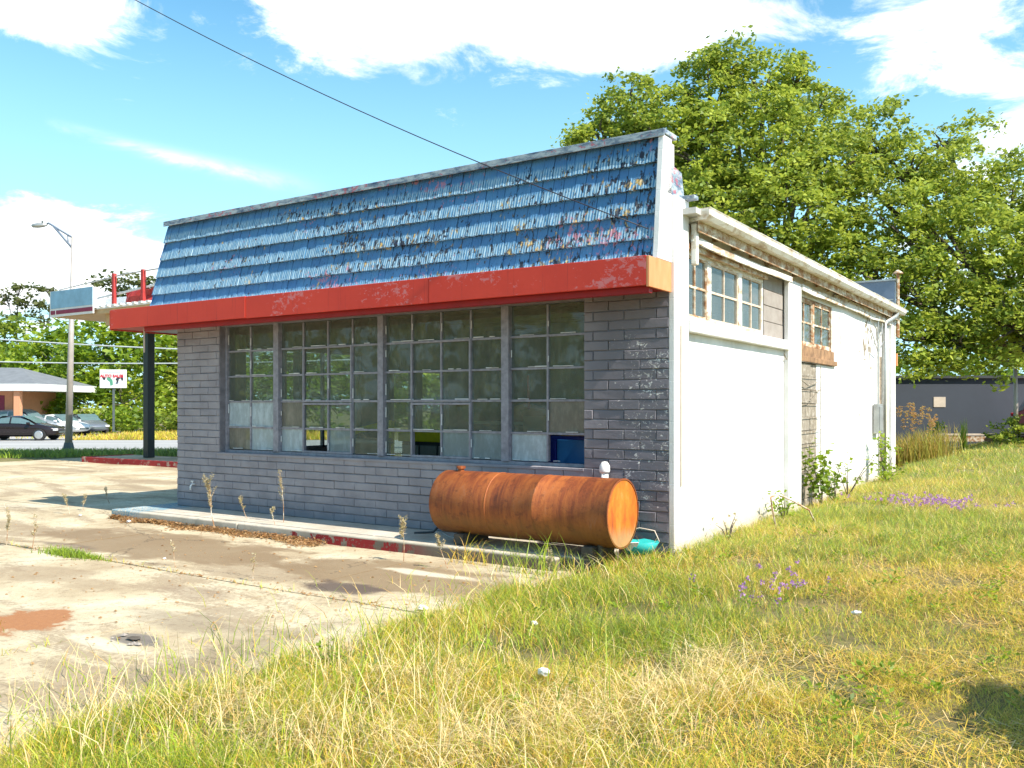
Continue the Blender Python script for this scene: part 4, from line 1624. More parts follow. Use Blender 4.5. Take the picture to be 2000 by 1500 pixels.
# the bare sign frame on top: red stubs, rails and a hanging red panel
for x in (-18.5, -17.2, -14.3):
    MB().box(x - .045, x + .045, CY0 + .1, CY0 + .19, CZ + .16, CZ + 1.05).build('frame_post', 'redpole', A)
mm = MB()
mm.tube([(-21.2, CY0 + .15, CZ + .80), (-18, CY0 + .15, CZ + 1.0), (-13, CY0 + .15, CZ + 1.06)], .018, 6)
mm.build('rail', 'metalgrey', A)
MB().bar((-19.4, CY0 + .22, CZ + .45), (-14.0, CY0 + .22, CZ + .82), .04, .05).build('rail', 'offwhite', A)
mm = MB()
vs, fs = [], []
n = 14
for i in range(n + 1):
    x = -18.3 + 3.0 * i / n
    b_ = .07 * math.sin(i * .9)
    vs += [(x, CY0 + .35 + b_, CZ + .22), (x, CY0 + .4 - b_, CZ + .42), (x, CY0 + .38 + b_ * .5, CZ + .60 - .04 * math.sin(i * 1.7))]
for i in range(n):
    for k in range(2):
        a_ = i * 3 + k
        fs.append((a_, a_ + 3, a_ + 4, a_ + 1))
mm.add(vs, fs)
o = mm.build('fallen_panel', 'redpole', A)
o.modifiers.new('s', 'SOLIDIFY').thickness = .02
MB().box(-20.6, -18.4, CY0 + 1.2, CY0 + 1.3, CZ + .22, CZ + .62).build('back_panel', 'offwhite', A)

isl = bpy.data.objects.new('pump_island', None)
COL.objects.link(isl)
isl.location = BO
isl.rotation_euler = (0, 0, BYAW)
kind(isl, 'structure')
MB().box(-20.2, -10.0, 6.0, 7.5, -.05, .135).build('island_top', 'concrete', isl, bevel=.02)
MB().box(-20.25, -10.0, 5.93, 5.995, -.05, .15).build('kerb', 'redkerb', isl, bevel=.012)
MB().box(-20.34, -20.26, 5.93, 7.5, -.05, .15).build('kerb', 'redkerb', isl, bevel=.012)

# hanging brackets under the canopy corner of the garage
mm = MB()
mm.tube([(-8.05, -.35, 2.36), (-8.05, -.35, 2.71)], .012, 6)
mm.tube([(-7.9, .35, 2.45), (-7.9, .35, 2.71)], .012, 6)
mm.build('hanger_rod', 'cream', B)

# ------------------------------------------------------------------ street lamp, sign, cables
def P3(u, v, Y):
    """world point seen at that place of the photograph at distance Y; used only to survey positions"""
    return Vector(((u - 1000) / 1714 * Y, Y, 1.58 - (v - 793) / 1714 * Y))
LY = 29.0
pb = P3(134, 885, LY)
SL = thing('street_lamp', 'tall pale street lamp with a single braced arm standing in the grass strip', 'street lamp', (pb.x, pb.y, float(height(pb.x, pb.y)) - .02))
zb = SL.location.z
mm = MB()
mm.add([(-.17, -.17, 0), (.17, -.17, 0), (.17, .17, 0), (-.17, .17, 0), (-.10, -.10, .42), (.10, -.10, .42), (.10, .10, .42), (-.10, .10, .42)],
       [(0, 1, 5, 4), (1, 2, 6, 5), (2, 3, 7, 6), (3, 0, 4, 7), (4, 5, 6, 7)])
mm.build('base', 'castgrey', SL, bevel=.02)
top = P3(143, 462, LY).z - zb
lean = P3(143, 465, LY).x - pb.x
mm = MB()
mm.tube([(0, 0, .40), (lean * .5, 0, top * .5), (lean, 0, top)], [.115, .09, .055], 12)
mm.build('pole', 'polepaint', SL, smooth=True)
aend = P3(92, 437, LY) - SL.location
amid = P3(104, 441, LY) - SL.location
mm = MB()
mm.tube([(lean, 0, top - .05), tuple(amid), (aend.x + .05, 0, aend.z + .02), (aend.x, 0, aend.z)], .034, 8)
mm.tube([(lean, 0, top - .42), tuple(amid)], .036, 8)
mid = (Vector((lean, 0, top - .05)) + Vector(amid)) / 2 + Vector((.18, 0, -.08))
mid2 = (Vector((lean, 0, top - .42)) * .75 + Vector(amid) * .25)
q1 = Vector((lean, 0, top - .05)) * .72 + Vector(amid) * .28
mm.tube([tuple(q1), tuple(mid2)], .018, 6)
mm.build('arm', 'slate', SL, smooth=True)
hd = P3(77, 441, LY) - SL.location
mm = MB()
mm.tube([(hd.x - .27, 0, hd.z), (hd.x - .22, 0, hd.z + .0), (hd.x - .05, 0, hd.z + .01), (hd.x + .12, 0, hd.z + .02), (hd.x + .25, 0, hd.z + .03)], [.01, .06, .085, .07, .03], 12)
mm.build('lamp_head', 'metalgrey', SL, smooth=True)
mm = MB()
mm.tube([(hd.x + .1, 0, hd.z + .09), (hd.x + .1, 0, hd.z + .16)], .03, 8)
mm.build('photocell', 'castgrey', SL)

def text_part(txt, size, mat, parent, loc, rz=0):
    cu = bpy.data.curves.new('lettering', 'FONT')
    cu.body = txt
    cu.size = size
    cu.extrude = .006
    cu.offset = .012
    cu.align_x = 'CENTER'
    tmp = bpy.data.objects.new('lettering', cu)
    COL.objects.link(tmp)
    bpy.context.view_layer.update()
    me = bpy.data.meshes.new_from_object(tmp.evaluated_get(bpy.context.evaluated_depsgraph_get()))
    bpy.data.objects.remove(tmp)
    me.materials.clear()
    me.materials.append(MAT[mat])
    o = bpy.data.objects.new('lettering', me)
    COL.objects.link(o)
    o.parent = parent
    o.location = loc
    o.rotation_euler = (math.radians(90), 0, rz)
    return o

SY = 56.0
sc_ = SY / 1714
sp = P3(222, 843, SY)
SG = thing('roadside_sign', 'white auto sales sign board on a dark post at the wood edge', 'sign', (sp.x, sp.y, sp.z), 0.12)
MB().box(-.06, .06, -.05, .05, 0, 85 * sc_).build('post', 'castgrey', SG)
brd = MB().box(-25 * sc_, 25 * sc_, -.12, -.052, 85 * sc_, 121 * sc_).build('board', 'offwhite', SG, bevel=.02)
text_part('AUTO SALES', .25, 'signred', brd, (-.08, -.130, 106 * sc_))
MB().box(-.62, .45, -.126, -.121, 114 * sc_, 116.5 * sc_).build('faded_line', 'signpaleblue', brd)
def blob(pts, mat, nm='emblem'):
    mm = MB()
    mm.prism([(p[0], p[1] + 85 * sc_) for p in pts], -.128, -.121, 'y')
    return mm.build(nm, mat, brd)
blob([(-.62, .82), (-.50, .66), (-.42, .70), (-.50, .50), (-.58, .52), (-.66, .66)], 'signink')
blob([(.52, .84), (.46, .62), (.54, .46), (.62, .50), (.62, .70)], 'signink')
blob([(-.40, .62), (-.28, .72), (-.14, .64), (-.02, .48), (0, .20), (-.16, .14), (-.20, .40), (-.34, .50)], 'signgreen')
blob([(.14, .58), (.30, .70), (.46, .62), (.36, .56), (.30, .30), (.16, .22), (.22, .46)], 'signink')
blob([(.12, .34), (.4, .40), (.36, .30), (.14, .26)], 'signpaleblue')

def cable(name, pts, r, mat, label):
    mm = MB()
    pts = [Vector(p) for p in pts]
    # catenary-like sag between two ends
    a_, b_ = pts[0], pts[-1]
    sag = (a_ - b_).length * .012
    L_ = [a_.lerp(b_, t / 24) - Vector((0, 0, sag * 4 * (t / 24) * (1 - t / 24))) for t in range(25)]
    mm.tube(L_, r, 6)
    return tag(mm.build(name, mat, None, smooth=True), label, 'cable')
w0 = L2W(-.07, -.33, 3.28)
wd_ = P3(265, 0, 11.0)
far = w0 + (wd_ - w0) * 1.9
def service():
    mm = MB()
    pts = []
    for t in range(31):
        s_ = t / 30 * 1.9
        p = w0 + (wd_ - w0) * s_
        p = p - Vector((0, 0, .12 * 4 * (s_ * (1 - s_)) if s_ < 1 else -.25 * (s_ - 1)))
        pts.append(p)
    mm.tube(pts, .006, 6)
    return mm.build('overhead_cable', 'cable', None, smooth=True)
tag(service(), 'black overhead service cable slanting down to the mansard corner', 'cable')
cable('utility_cable', [P3(-400, 628, 44), P3(700, 690, 44)], .035, 'palewire', 'upper pale utility cable crossing in front of the roadside trees')
cable('utility_cable', [P3(-400, 690, 46), P3(700, 702, 46)], .035, 'palewire', 'lower pale utility cable level with the auto sales sign top')

# ------------------------------------------------------------------ cars
def car(name, label, mat, loc, rz, kind_='sedan', group='cars parked across the street'):
    c_ = thing(name, label, 'car', loc, rz, group)
    if kind_ == 'sedan':
        Lh = 2.35
        S_ = [(-2.35, .42, .70, .72, .62), (-2.2, .28, .80, .84, .80), (-1.75, .22, .90, .95, .86), (-1.35, .20, .92, 1.02, .88), (-.75, .18, .92, 1.36, .89), (-.2, .18, .92, 1.42, .90),
              (.3, .18, .91, 1.38, .90), (.75, .18, .90, 1.18, .89), (1.15, .20, .88, .96, .88), (1.6, .22, .84, .88, .86), (2.05, .25, .74, .78, .80), (2.32, .36, .60, .62, .60)]
        gh0, gh1 = 3, 8
    else:
        S_ = [(-2.35, .42, .90, .95, .70), (-2.3, .30, 1.0, 1.20, .84), (-1.95, .26, 1.05, 1.66, .88), (-1.3, .24, 1.06, 1.72, .90), (-.6, .22, 1.06, 1.74, .92), (.0, .22, 1.05, 1.72, .92),
              (.45, .22, 1.03, 1.55, .92), (.95, .24, 1.02, 1.12, .91), (1.5, .26, .98, 1.03, .90), (2.05, .28, .88, .92, .84), (2.32, .40, .70, .72, .66)]
        gh0, gh1 = 1, 7
    vs, fs = [], []
    sec = []
    for (x, zb_, zbelt, zt_, hw) in S_:
        tw = hw * (.72 if zt_ - zbelt > .15 else .90)
        sec.append([(x, -hw * .9, zb_), (x, -hw, (zb_ + zbelt) / 2), (x, -hw * .95, zbelt), (x, -tw, zt_ - .02), (x, 0, zt_ + .02), (x, tw, zt_ - .02), (x, hw * .95, zbelt), (x, hw, (zb_ + zbelt) / 2), (x, hw * .9, zb_)])
    for s_ in sec:
        vs += s_
    n = 9
    for i in range(len(sec) - 1):
        for k in range(n - 1):
            fs.append((i * n + k, (i + 1) * n + k, (i + 1) * n + k + 1, i * n + k + 1))
        fs.append((i * n + n - 1, (i + 1) * n + n - 1, (i + 1) * n, i * n))
    fs += [tuple(range(n)), tuple(range(len(vs) - n, len(vs)))[::-1]]
    mm = MB()
    mm.add(vs, fs)
    body = mm.build('body', mat, c_, smooth=True, subsurf=1)
    # glass: side windows, windscreen, rear window
    for s_ in (-1, 1):
        mm = MB()
        pts_b, pts_t = [], []
        for i in range(gh0, gh1 + 1):
            x, zb_, zbelt, zt_, hw = S_[i]
            tw = hw * (.72 if zt_ - zbelt > .15 else .90)
            f1 = .12
            f2 = .80 if gh0 < i < gh1 else .35
            pts_b.append((x, s_ * (hw * .95 * (1 - f1) + tw * f1 + .012), zbelt * (1 - f1) + zt_ * f1))
            pts_t.append((x, s_ * (hw * .95 * (1 - f2) + tw * f2 + .014), zbelt * (1 - f2) + zt_ * f2))
        k = len(pts_b)
        mm.add(pts_b + pts_t, [(i, i + 1, k + i + 1, k + i) for i in range(k - 1)])
        mm.build('side_window', 'carglass', c_)
        xm = S_[(gh0 + gh1) // 2][0]
        mm = MB()
        i = (gh0 + gh1) // 2
        mm.bar(pts_b[i - gh0], pts_t[i - gh0], .07, .05)
        mm.build('window_pillar', mat, c_)
        mm = MB()
        mm.box(.78, .95, s_ * .90, s_ * 1.04, .92, 1.04)
        mm.build('mirror', mat, c_, bevel=.02)
        mm = MB()
        mm.box(2.12, 2.30, s_ * .48, s_ * .74, .55, .68) if kind_ == 'sedan' else mm.box(2.10, 2.30, s_ * .52, s_ * .78, .68, .82)
        mm.build('headlight', 'headlamp', c_, bevel=.02)
        mm = MB()
        mm.box(-2.37, -2.22, s_ * .42, s_ * .70, .62, .74)
        mm.build('tail_light', 'carred', c_, bevel=.02)
        for x in (-1.42, 1.42):
            wz = .33
            w = MB()
            w.tube([(x, s_ * .70, wz), (x, s_ * .92, wz)], .33, 20)
            ww = w.build('wheel', 'tyre', c_)
            w = MB()
            w.tube([(x, s_ * .921, wz), (x, s_ * .94, wz)], [.235, .20], 14)
            w.build('rim', 'rim', ww)
    def gl(i0, i1):
        a_, b_ = S_[i0], S_[i1]
        mm = MB()
        wa = a_[4] * .74
        wb = b_[4] * .66
        up = .028
        mm.add([(a_[0], -wa, a_[3] + up), (a_[0], wa, a_[3] + up), (b_[0], wb, b_[3] + up), (b_[0], -wb, b_[3] + up)], [(0, 1, 2, 3)])
        mm.build('windscreen', 'carglass', c_)
    if kind_ == 'sedan':
        gl(8, 7), gl(7, 6), gl(3, 4)
    else:
        gl(7, 6), gl(6, 5)
    mm = MB()
    mm.box(2.22, 2.335, -.35, .35, .42, .54)
    mm.build('grille', 'castgrey', c_)
    return c_
cz = lambda X, Y: float(height(X, Y)) + .03
def car_at(u, Y):
    X = (u - 1000) / 1714 * Y
    return (X, Y, cz(X, Y))
car('parked_car', 'black sedan parked side-on at the kerb in front of the peach building', 'carblack', car_at(42, 50.2), .03)
car('parked_car', 'white sedan nosing out between the black car and the grey car', 'carwhite', car_at(112, 58), -.35)
car('parked_car', 'dark grey sedan parked nearest to the auto sales sign', 'cargrey', car_at(165, 60), -.75)
car('parked_car', 'silver blue wagon behind the black sedan under the peach porch', 'carsilver', car_at(48, 57), -.12, 'suv')
car('parked_car', 'red car mostly hidden by the post beside the slate blue wall', 'carred', (P3(2050, 850, 30).x, 30, .3), 1.2, 'suv', None)

# peach building across the street
PBY = 57.5
s_ = PBY / 1714
px = P3(0, 800, PBY).x
PB = thing('porch_building', 'peach building with grey hipped roof, white fascia and an open porch', 'building', (px, PBY, -.35), 0)
zr = lambda v: 1.58 - (v - 793) * s_ + .35
m = MB()
m.box(-14, 104 * s_, -2.0, 6, zr(764), zr(751))
m.build('fascia', 'offwhite', PB)
m = MB()
m.add([(-14, -2, zr(751)), (103 * s_, -2, zr(751)), (103 * s_, 6, zr(751)), (-14, 6, zr(751)), (-14, 2, zr(708)), (8 * s_, 2, zr(716))], [(0, 1, 5, 4), (1, 2, 5), (2, 3, 4, 5), (3, 0, 4)])
m.build('roof', 'roofgrey', PB)
m = MB()
m.box(-14, 24 * s_, 0, 5.5, 0, zr(764))
m.build('wall', 'peach', PB)
m = MB()
m.box(-2 * s_, 9 * s_, -.02, -.002, zr(830), zr(772))
m.build('door', 'maroon', PB)
MB().box(57 * s_, 68 * s_, -1.8, -1.45, 0, zr(764)).build('column', 'peach', PB)

# slate wall and low beam at the back of the lot
RWY = 33.0
WB = thing('rear_building', 'long low slate blue building behind the big trees with a flat dark eave', 'building', (P3(1740, 800, RWY).x, RWY, 0), -.03)
MB().box(-1.5, 16, 0, .3, -.2, 2.62).build('wall', 'darkwall', WB)
MB().box(-1.6, 16, -.12, 6, 2.62, 2.72).build('eave', 'charcoal', WB)
MB().box(16, 16.3, 0, 6, -.2, 2.62).build('wall', 'darkwall', WB)
MB().box(1.58, 2.02, -.02, -.002, 1.54, 1.92).build('wall_panel', 'cream', WB)
MB().box(1.2, 4.3, -1.3, -1.1, .52, .58).build('low_rail', 'cream', WB)
kb = MB().box(1.2, 4.3, -1.28, -1.12, .30, .50).build('rail_plinth', 'rustwood', WB)
pp = P3(1983, 800, 29)
m = MB()
m.tube([(pp.x, pp.y, .1), (pp.x + .02, pp.y, 1.6), (pp.x - .01, pp.y, 3.4)], [.08, .07, .06], 8)
tag(m.build('grey_post', 'polepaint', None, smooth=True), 'weathered grey post in front of the slate blue building beside the red car', 'post')


# ------------------------------------------------------------------ trees
def leaf_cloud(lobes, dens, size, rng, clump=.42, flat=.6, tint_lo=.0, tint_hi=1.0, shell=.55):
    """leaves gathered in clumps around the outside of every lobe; returns verts, tints"""
    V_, T_ = [], []
    for (cx_, cy_, cz_, rx, ry, rz_) in lobes:
        area = 4 * math.pi * ((rx * ry) ** 1.6 / 3 + (rx * rz_) ** 1.6 / 3 + (ry * rz_) ** 1.6 / 3) ** (1 / 1.6)
        n = int(area * dens)
        nc = max(6, int(n / 46))
        d = rng.normal(size=(nc, 3))
        d /= np.linalg.norm(d, axis=1)[:, None]
        rad = shell + (1.06 - shell) * rng.random(nc) ** .7
        cc = d * rad[:, None] * np.array([rx, ry, rz_]) + np.array([cx_, cy_, cz_])
        per = n // nc
        idx = np.repeat(np.arange(nc), per)
        cs = clump * (0.6 + .8 * rng.random(nc))
        off = rng.normal(size=(nc * per, 3)) * (cs[idx] * .55)[:, None]
        off[:, 2] *= flat
        P = cc[idx] + off
        N_ = len(P)
        ax = rng.normal(size=(N_, 3))
        ax[:, 2] *= .5
        ax /= np.linalg.norm(ax, axis=1)[:, None]
        nn = rng.normal(size=(N_, 3)) * .75 + np.array([0, 0, .9])
        bb = np.cross(ax, nn)
        bb /= np.linalg.norm(bb, axis=1)[:, None] + 1e-6
        s = size * (.6 + .8 * rng.random(N_))[:, None]
        q0 = P - ax * s * .5
        q1 = P + bb * s * .30
        q2 = P + ax * s * .5
        q3 = P - bb * s * .30
        V_.append(np.stack([q0, q1, q2, q3], 1).reshape(-1, 3))
        tc = rng.random(nc)
        t = np.clip(tint_lo + (tint_hi - tint_lo) * (.68 * tc[idx] + .32 * rng.random(N_)), 0, 1)
        T_.append(np.repeat(t, 4))
    return np.concatenate(V_), np.concatenate(T_)


def make_tree(name, label, base, lobes, dens, size, mat, seed, trunk_r=.35, clump=.42, group=None, cat='tree', shell=.55, limbs=True, flat=.6, fork=None):
    rng = np.random.default_rng(seed)
    t = thing(name, label, cat, base, 0, group)
    lob = [(l[0] - base[0], l[1] - base[1], l[2] - base[2], *l[3:]) for l in lobes]
    V_, T_ = leaf_cloud(lob, dens, size, rng, clump, flat, shell=shell)
    F_ = np.arange(len(V_), dtype=np.int32)
    me = mesh_np('crown', V_, F_, 4, mat, T_)
    kind(link('crown', me, t), 'stuff')
    zc = np.mean([l[2] for l in lob])
    cx_, cy_ = np.mean([l[0] for l in lob]), np.mean([l[1] for l in lob])
    fk = fork or (cx_ * .25, cy_ * .25, zc * .45)
    m = MB()
    m.tube([(0, 0, -.3), (0, 0, .1), (fk[0] * .5, fk[1] * .5, fk[2] * .5), fk], [trunk_r * 1.5, trunk_r * 1.1, trunk_r * .9, trunk_r * .75], 10)
    m.build('trunk', 'bark', t, smooth=True)
    if limbs:
        m = MB()
        rl = random.Random(seed)
        for l in lob:
            if l[3] < .8 * clump * 2.0:
                continue
            e = Vector(l[:3])
            s0 = Vector(fk) * 1.0 - Vector((0, 0, rl.uniform(0, .3) * fk[2] * .4))
            md = s0.lerp(e, .5) + Vector((rl.uniform(-.4, .4), rl.uniform(-.4, .4), rl.uniform(-.5, .1)))
            m.tube([s0, md, e, e + Vector((rl.uniform(-.3, .3), rl.uniform(-.3, .3), l[5] * .25))], [trunk_r * .45, trunk_r * .28, trunk_r * .14, .015], 6)
            for k in range(5):
                d = Vector((rl.gauss(0, 1), rl.gauss(0, 1), rl.gauss(.2, .8))).normalized()
                tip = e + Vector((d.x * l[3], d.y * l[4], d.z * l[5])) * .85
                m.tube([e.lerp(md, .2), e.lerp(tip, .6) + Vector((0, 0, -.1)), tip], [trunk_r * .12, .04, .012], 5)
        m.build('limb', 'bark', t, smooth=True)
    return t


def LB(u, v, r, Y, ky=1.0, kz=1.0):
    p = P3(u, v, Y)
    rm = r * Y / 1714
    return (p.x, p.y, p.z, rm, rm * ky, rm * kz)


bigA = [LB(1225, 215, 68, 31), LB(1165, 262, 52, 31), LB(1125, 285, 26, 31), LB(1290, 250, 85, 30), LB(1385, 185, 75, 30), LB(1420, 120, 46, 30), LB(1500, 160, 66, 30), LB(1560, 140, 36, 30), LB(1585, 225, 62, 31),
        LB(1380, 300, 110, 29), LB(1490, 290, 120, 29), LB(1610, 340, 95, 29), LB(1420, 410, 110, 28), LB(1540, 430, 120, 28), LB(1350, 370, 80, 31), LB(1600, 530, 105, 28), LB(1480, 540, 90, 29), LB(1270, 330, 70, 33), LB(1240, 420, 80, 34), LB(1640, 200, 14, 31)]
pA = P3(1470, 850, 30)
make_tree('oak_tree', 'tallest broad oak tree rising behind the mansard and white wall', (pA.x, 30.5, .1), bigA, 150, .165, 'leaf', 1, .42, .33)
bigB = [LB(1700, 265, 62, 30), LB(1655, 320, 70, 30), LB(1770, 335, 75, 29), LB(1740, 210, 18, 30), LB(1850, 275, 40, 30, 1, .7), LB(1905, 240, 24, 30, 1, .5), LB(1945, 245, 14, 30, 1, .4), LB(1860, 380, 92, 29), LB(1960, 390, 80, 29), LB(1985, 320, 24, 29),
        LB(1740, 440, 100, 28), LB(1870, 490, 110, 27), LB(1985, 520, 95, 27), LB(2080, 430, 95, 28), LB(1690, 540, 80, 27), LB(1790, 575, 85, 26.5), LB(1890, 620, 75, 26.5), LB(1975, 630, 75, 26), LB(2080, 600, 100, 26),
        LB(1780, 660, 55, 26), LB(1825, 700, 34, 26), LB(1890, 690, 34, 26), LB(1860, 665, 50, 26), LB(1960, 700, 34, 25.5), LB(1790, 715, 24, 25.5), LB(1955, 745, 13, 25.5), LB(2150, 500, 110, 27)]
pB = P3(2120, 860, 29)
make_tree('oak_tree', 'spreading oak tree whose low branches hang before the slate blue building', (pB.x, 29.5, .1), bigB, 150, .155, 'leaf', 2, .40, .33)

# roadside wood on the street side
woods = [
    ('broad bright green tree behind the auto sales sign', 205, [(205, 690, 75, 66), (150, 720, 60, 66), (265, 705, 55, 66), (205, 640, 30, 66), (170, 790, 60, 65), (240, 790, 55, 65), (290, 660, 38, 66), (255, 650, 30, 66)], 'leaf_bright'),
    ('rounded tree beyond the silver car and lamp pole', 90, [(90, 700, 55, 68), (50, 720, 55, 68), (110, 660, 30, 68), (75, 780, 55, 67), (140, 650, 22, 68), (120, 770, 50, 67)], 'leaf_bright'),
    ('darker tree over the grey roof at the frame edge', 0, [(10, 660, 45, 72), (-40, 690, 60, 72), (40, 640, 28, 72), (0, 720, 50, 70), (-90, 700, 70, 72)], 'leaf'),
    ('dense dark tree behind the black canopy post', 330, [(330, 700, 55, 70), (370, 720, 60, 70), (320, 770, 55, 69), (380, 790, 60, 69), (325, 660, 26, 70), (420, 700, 60, 70), (470, 720, 60, 70), (460, 790, 60, 69)], 'leaf'),
    ('bright tree seen through the shop windows', 560, [(560, 690, 60, 66), (620, 700, 60, 66), (520, 750, 60, 66), (590, 770, 60, 65), (680, 720, 60, 66), (650, 790, 50, 65), (740, 730, 60, 66)], 'leaf_bright'),
    ('rounded tree seen through the middle panes', 840, [(800, 740, 60, 68), (860, 730, 60, 68), (930, 740, 60, 68), (850, 790, 50, 67)], 'leaf'),
]
for i, (lab, u, lb, mt) in enumerate(woods):
    p = P3(u, 840, lb[0][3])
    gz = float(height(p.x, p.y))
    make_tree('broadleaf_tree', lab, (p.x, p.y + 1, gz), [LB(a_, b_, c_, d_) for (a_, b_, c_, d_) in lb], 11, .48, mt, 30 + i, .25, 1.0, 'trees across the street')
pines = [
    ('pine tree with tufted crown left of the lamp pole', 35, [(35, 562, 18, 92), (15, 585, 18, 92), (50, 590, 20, 92), (20, 620, 16, 92), (60, 560, 9, 92)]),
    ('pine tree with thin open crown just beside the lamp pole', 95, [(100, 568, 20, 92), (75, 590, 18, 92), (115, 600, 16, 92), (85, 625, 14, 92), (62, 610, 12, 92)]),
]
for i, (lab, u, lb) in enumerate(pines):
    p = P3(u, 830, 92)
    make_tree('pine_tree', lab, (p.x, p.y, -.5), [LB(a_, b_, c_, d_, 1, .8) for (a_, b_, c_, d_) in lb], 13, .42, 'leaf_pine', 50 + i, .22, .6, 'pines behind the roadside trees', shell=.2)
p = P3(245, 830, 85)
make_tree('broadleaf_tree', 'tall yellow-green tree showing above the canopy rail', (p.x, p.y, -.5), [LB(a_, b_, c_, 85, 1, .8) for (a_, b_, c_) in [(200, 560, 20), (235, 545, 20), (270, 555, 22), (225, 580, 24), (300, 560, 18), (265, 590, 26), (320, 580, 24), (190, 585, 16)]], 13, .45, 'leaf_pine', 60, .25, .7, 'trees across the street')

# brush at the foot of the roadside wood
def brush(name, label, pts, dens, size, mat, seed, clump=.5, cat='shrub', group=None):
    rng = np.random.default_rng(seed)
    b0 = pts[0]
    V_, T_ = leaf_cloud([tuple(q) for q in pts], dens, size, rng, clump)
    me = mesh_np(name, V_ - np.array([b0[0], b0[1], 0]), np.arange(len(V_), dtype=np.int32), 4, mat, T_)
    o = link(name, me)
    o.location = (b0[0], b0[1], 0)
    return tag(o, label, cat, group)
for i, (u, r, lab) in enumerate(((110, 34, 'leafy undergrowth behind the parked cars'), (185, 30, 'leafy undergrowth left of the auto sales post'), (255, 32, 'bright undergrowth right of the auto sales post'), (320, 30, 'dark undergrowth behind the canopy post'))):
    brush('undergrowth_shrub', lab, [LB(u, 812, r, 62, 1, .8), LB(u + 35, 818, r * .7, 62, 1, .8), LB(u - 30, 818, r * .7, 62, 1, .8)], 14, .35, 'leaf_bright' if i % 2 == 0 else 'leaf', 70 + i, .7, 'shrub', 'undergrowth along the wood edge')
# dark mass of wood deeper in, so that the gaps do not open on bare sky
pts = [LB(u, 755, 70, 84, 1, 1.0) for u in range(-150, 1000, 75)]
rng = np.random.default_rng(5)
V_, T_ = leaf_cloud(pts, 5, .7, rng, 1.2)
o = link('far_wood', mesh_np('far_wood', V_, np.arange(len(V_), dtype=np.int32), 4, 'leaf', T_))
kind(o, 'stuff')
o['label'] = 'far off mass of dark green wood behind the roadside trees'
pts = [(-44 + 3 * math.sin(k * 1.7), -26 + k * 5.5, 4.5 + 1.5 * math.sin(k * 2.3), 4.6, 4.6, 5.0) for k in range(11)]
V_, T_ = leaf_cloud(pts, 6, .7, rng, 1.2)
o = link('roadside_wood', mesh_np('roadside_wood', V_, np.arange(len(V_), dtype=np.int32), 4, 'leaf', T_))
kind(o, 'stuff')
o['label'] = 'wood along the street that is mirrored in the shop panes'
pts = [LB(u, 690, 80, 60, 1, 1.0) for u in range(1500, 2300, 80)] + [LB(u, 790, 70, 60, 1, 1.0) for u in range(1600, 2300, 80)]
V_, T_ = leaf_cloud(pts, 2.2, .6, rng, 1.2)
o = link('distant_trees', mesh_np('distant_trees', V_, np.arange(len(V_), dtype=np.int32), 4, 'leaf_bright', T_))
kind(o, 'stuff')
o['label'] = 'far off pale trees glimpsed under the oak branches'


# ------------------------------------------------------------------ grass
def blades(X, Y, h, w, lean, tint, rng, nseg=2, zoff=0.0, bend=1.0):
    """arching blades; returns verts, faces(tri)"""
    n = len(X)
    Z = height(X, Y) + zoff
    az_ = rng.random(n) * 2 * math.pi
    lx_, ly_ = np.cos(az_) * lean, np.sin(az_) * lean
    wz = rng.random(n) * 2 * math.pi
    wx, wy = np.cos(wz) * w * .5, np.sin(wz) * w * .5
    V_ = []
    levels = [0, .45, .8][:nseg] if nseg == 3 else ([0, .55] if nseg == 2 else [0])
    wk = {0: 1.0, .45: .85, .8: .5, .55: .75}
    for t in levels:
        cx_ = X + lx_ * h * t ** 1.8
        cy_ = Y + ly_ * h * t ** 1.8
        cz_ = Z + h * (t - bend * .45 * lean * t * t)
        V_.append(np.stack([cx_ - wx * wk[t], cy_ - wy * wk[t], cz_], 1))
        V_.append(np.stack([cx_ + wx * wk[t], cy_ + wy * wk[t], cz_], 1))
    V_.append(np.stack([X + lx_ * h, Y + ly_ * h, Z + h * (1 - bend * .45 * lean)], 1))
    k = len(V_)
    V_ = np.stack(V_, 1).reshape(-1, 3)
    base = np.arange(n)[:, None] * k
    tris = []
    for i in range(len(levels) - 1):
        a_ = i * 2
        tris += [[a_, a_ + 1, a_ + 3], [a_, a_ + 3, a_ + 2]]
    a_ = (len(levels) - 1) * 2
    tris.append([a_, a_ + 1, a_ + 2])
    F_ = (base[:, :, None] + np.array(tris)[None]).reshape(-1)
    return V_, F_, np.repeat(tint, k)


def in_lawn(X, Y):
    lx, ly = (X - BO.x) * BX.x + (Y - BO.y) * BX.y, (X - BO.x) * BY.x + (Y - BO.y) * BY.y
    edge = -.78 + .5 * (vnoise(X, Y, 1.3) - .5) + .25 * (vnoise(X, Y, 4) - .5)
    edge = edge + .10 * sstep(-ly, 3.0, 5.0) + .45 * sstep(ly, -2.2, -.9)
    ok = lx > edge
    ok &= ~((ly > -.86) & (lx < .07) & (lx > -9) & (ly < DEP + .1) & ~((ly < -.02) & (lx > -.55)))
    ok &= ~((ly > -.9) & (lx < -.78) & (ly < 0))
    return ok, lx, ly


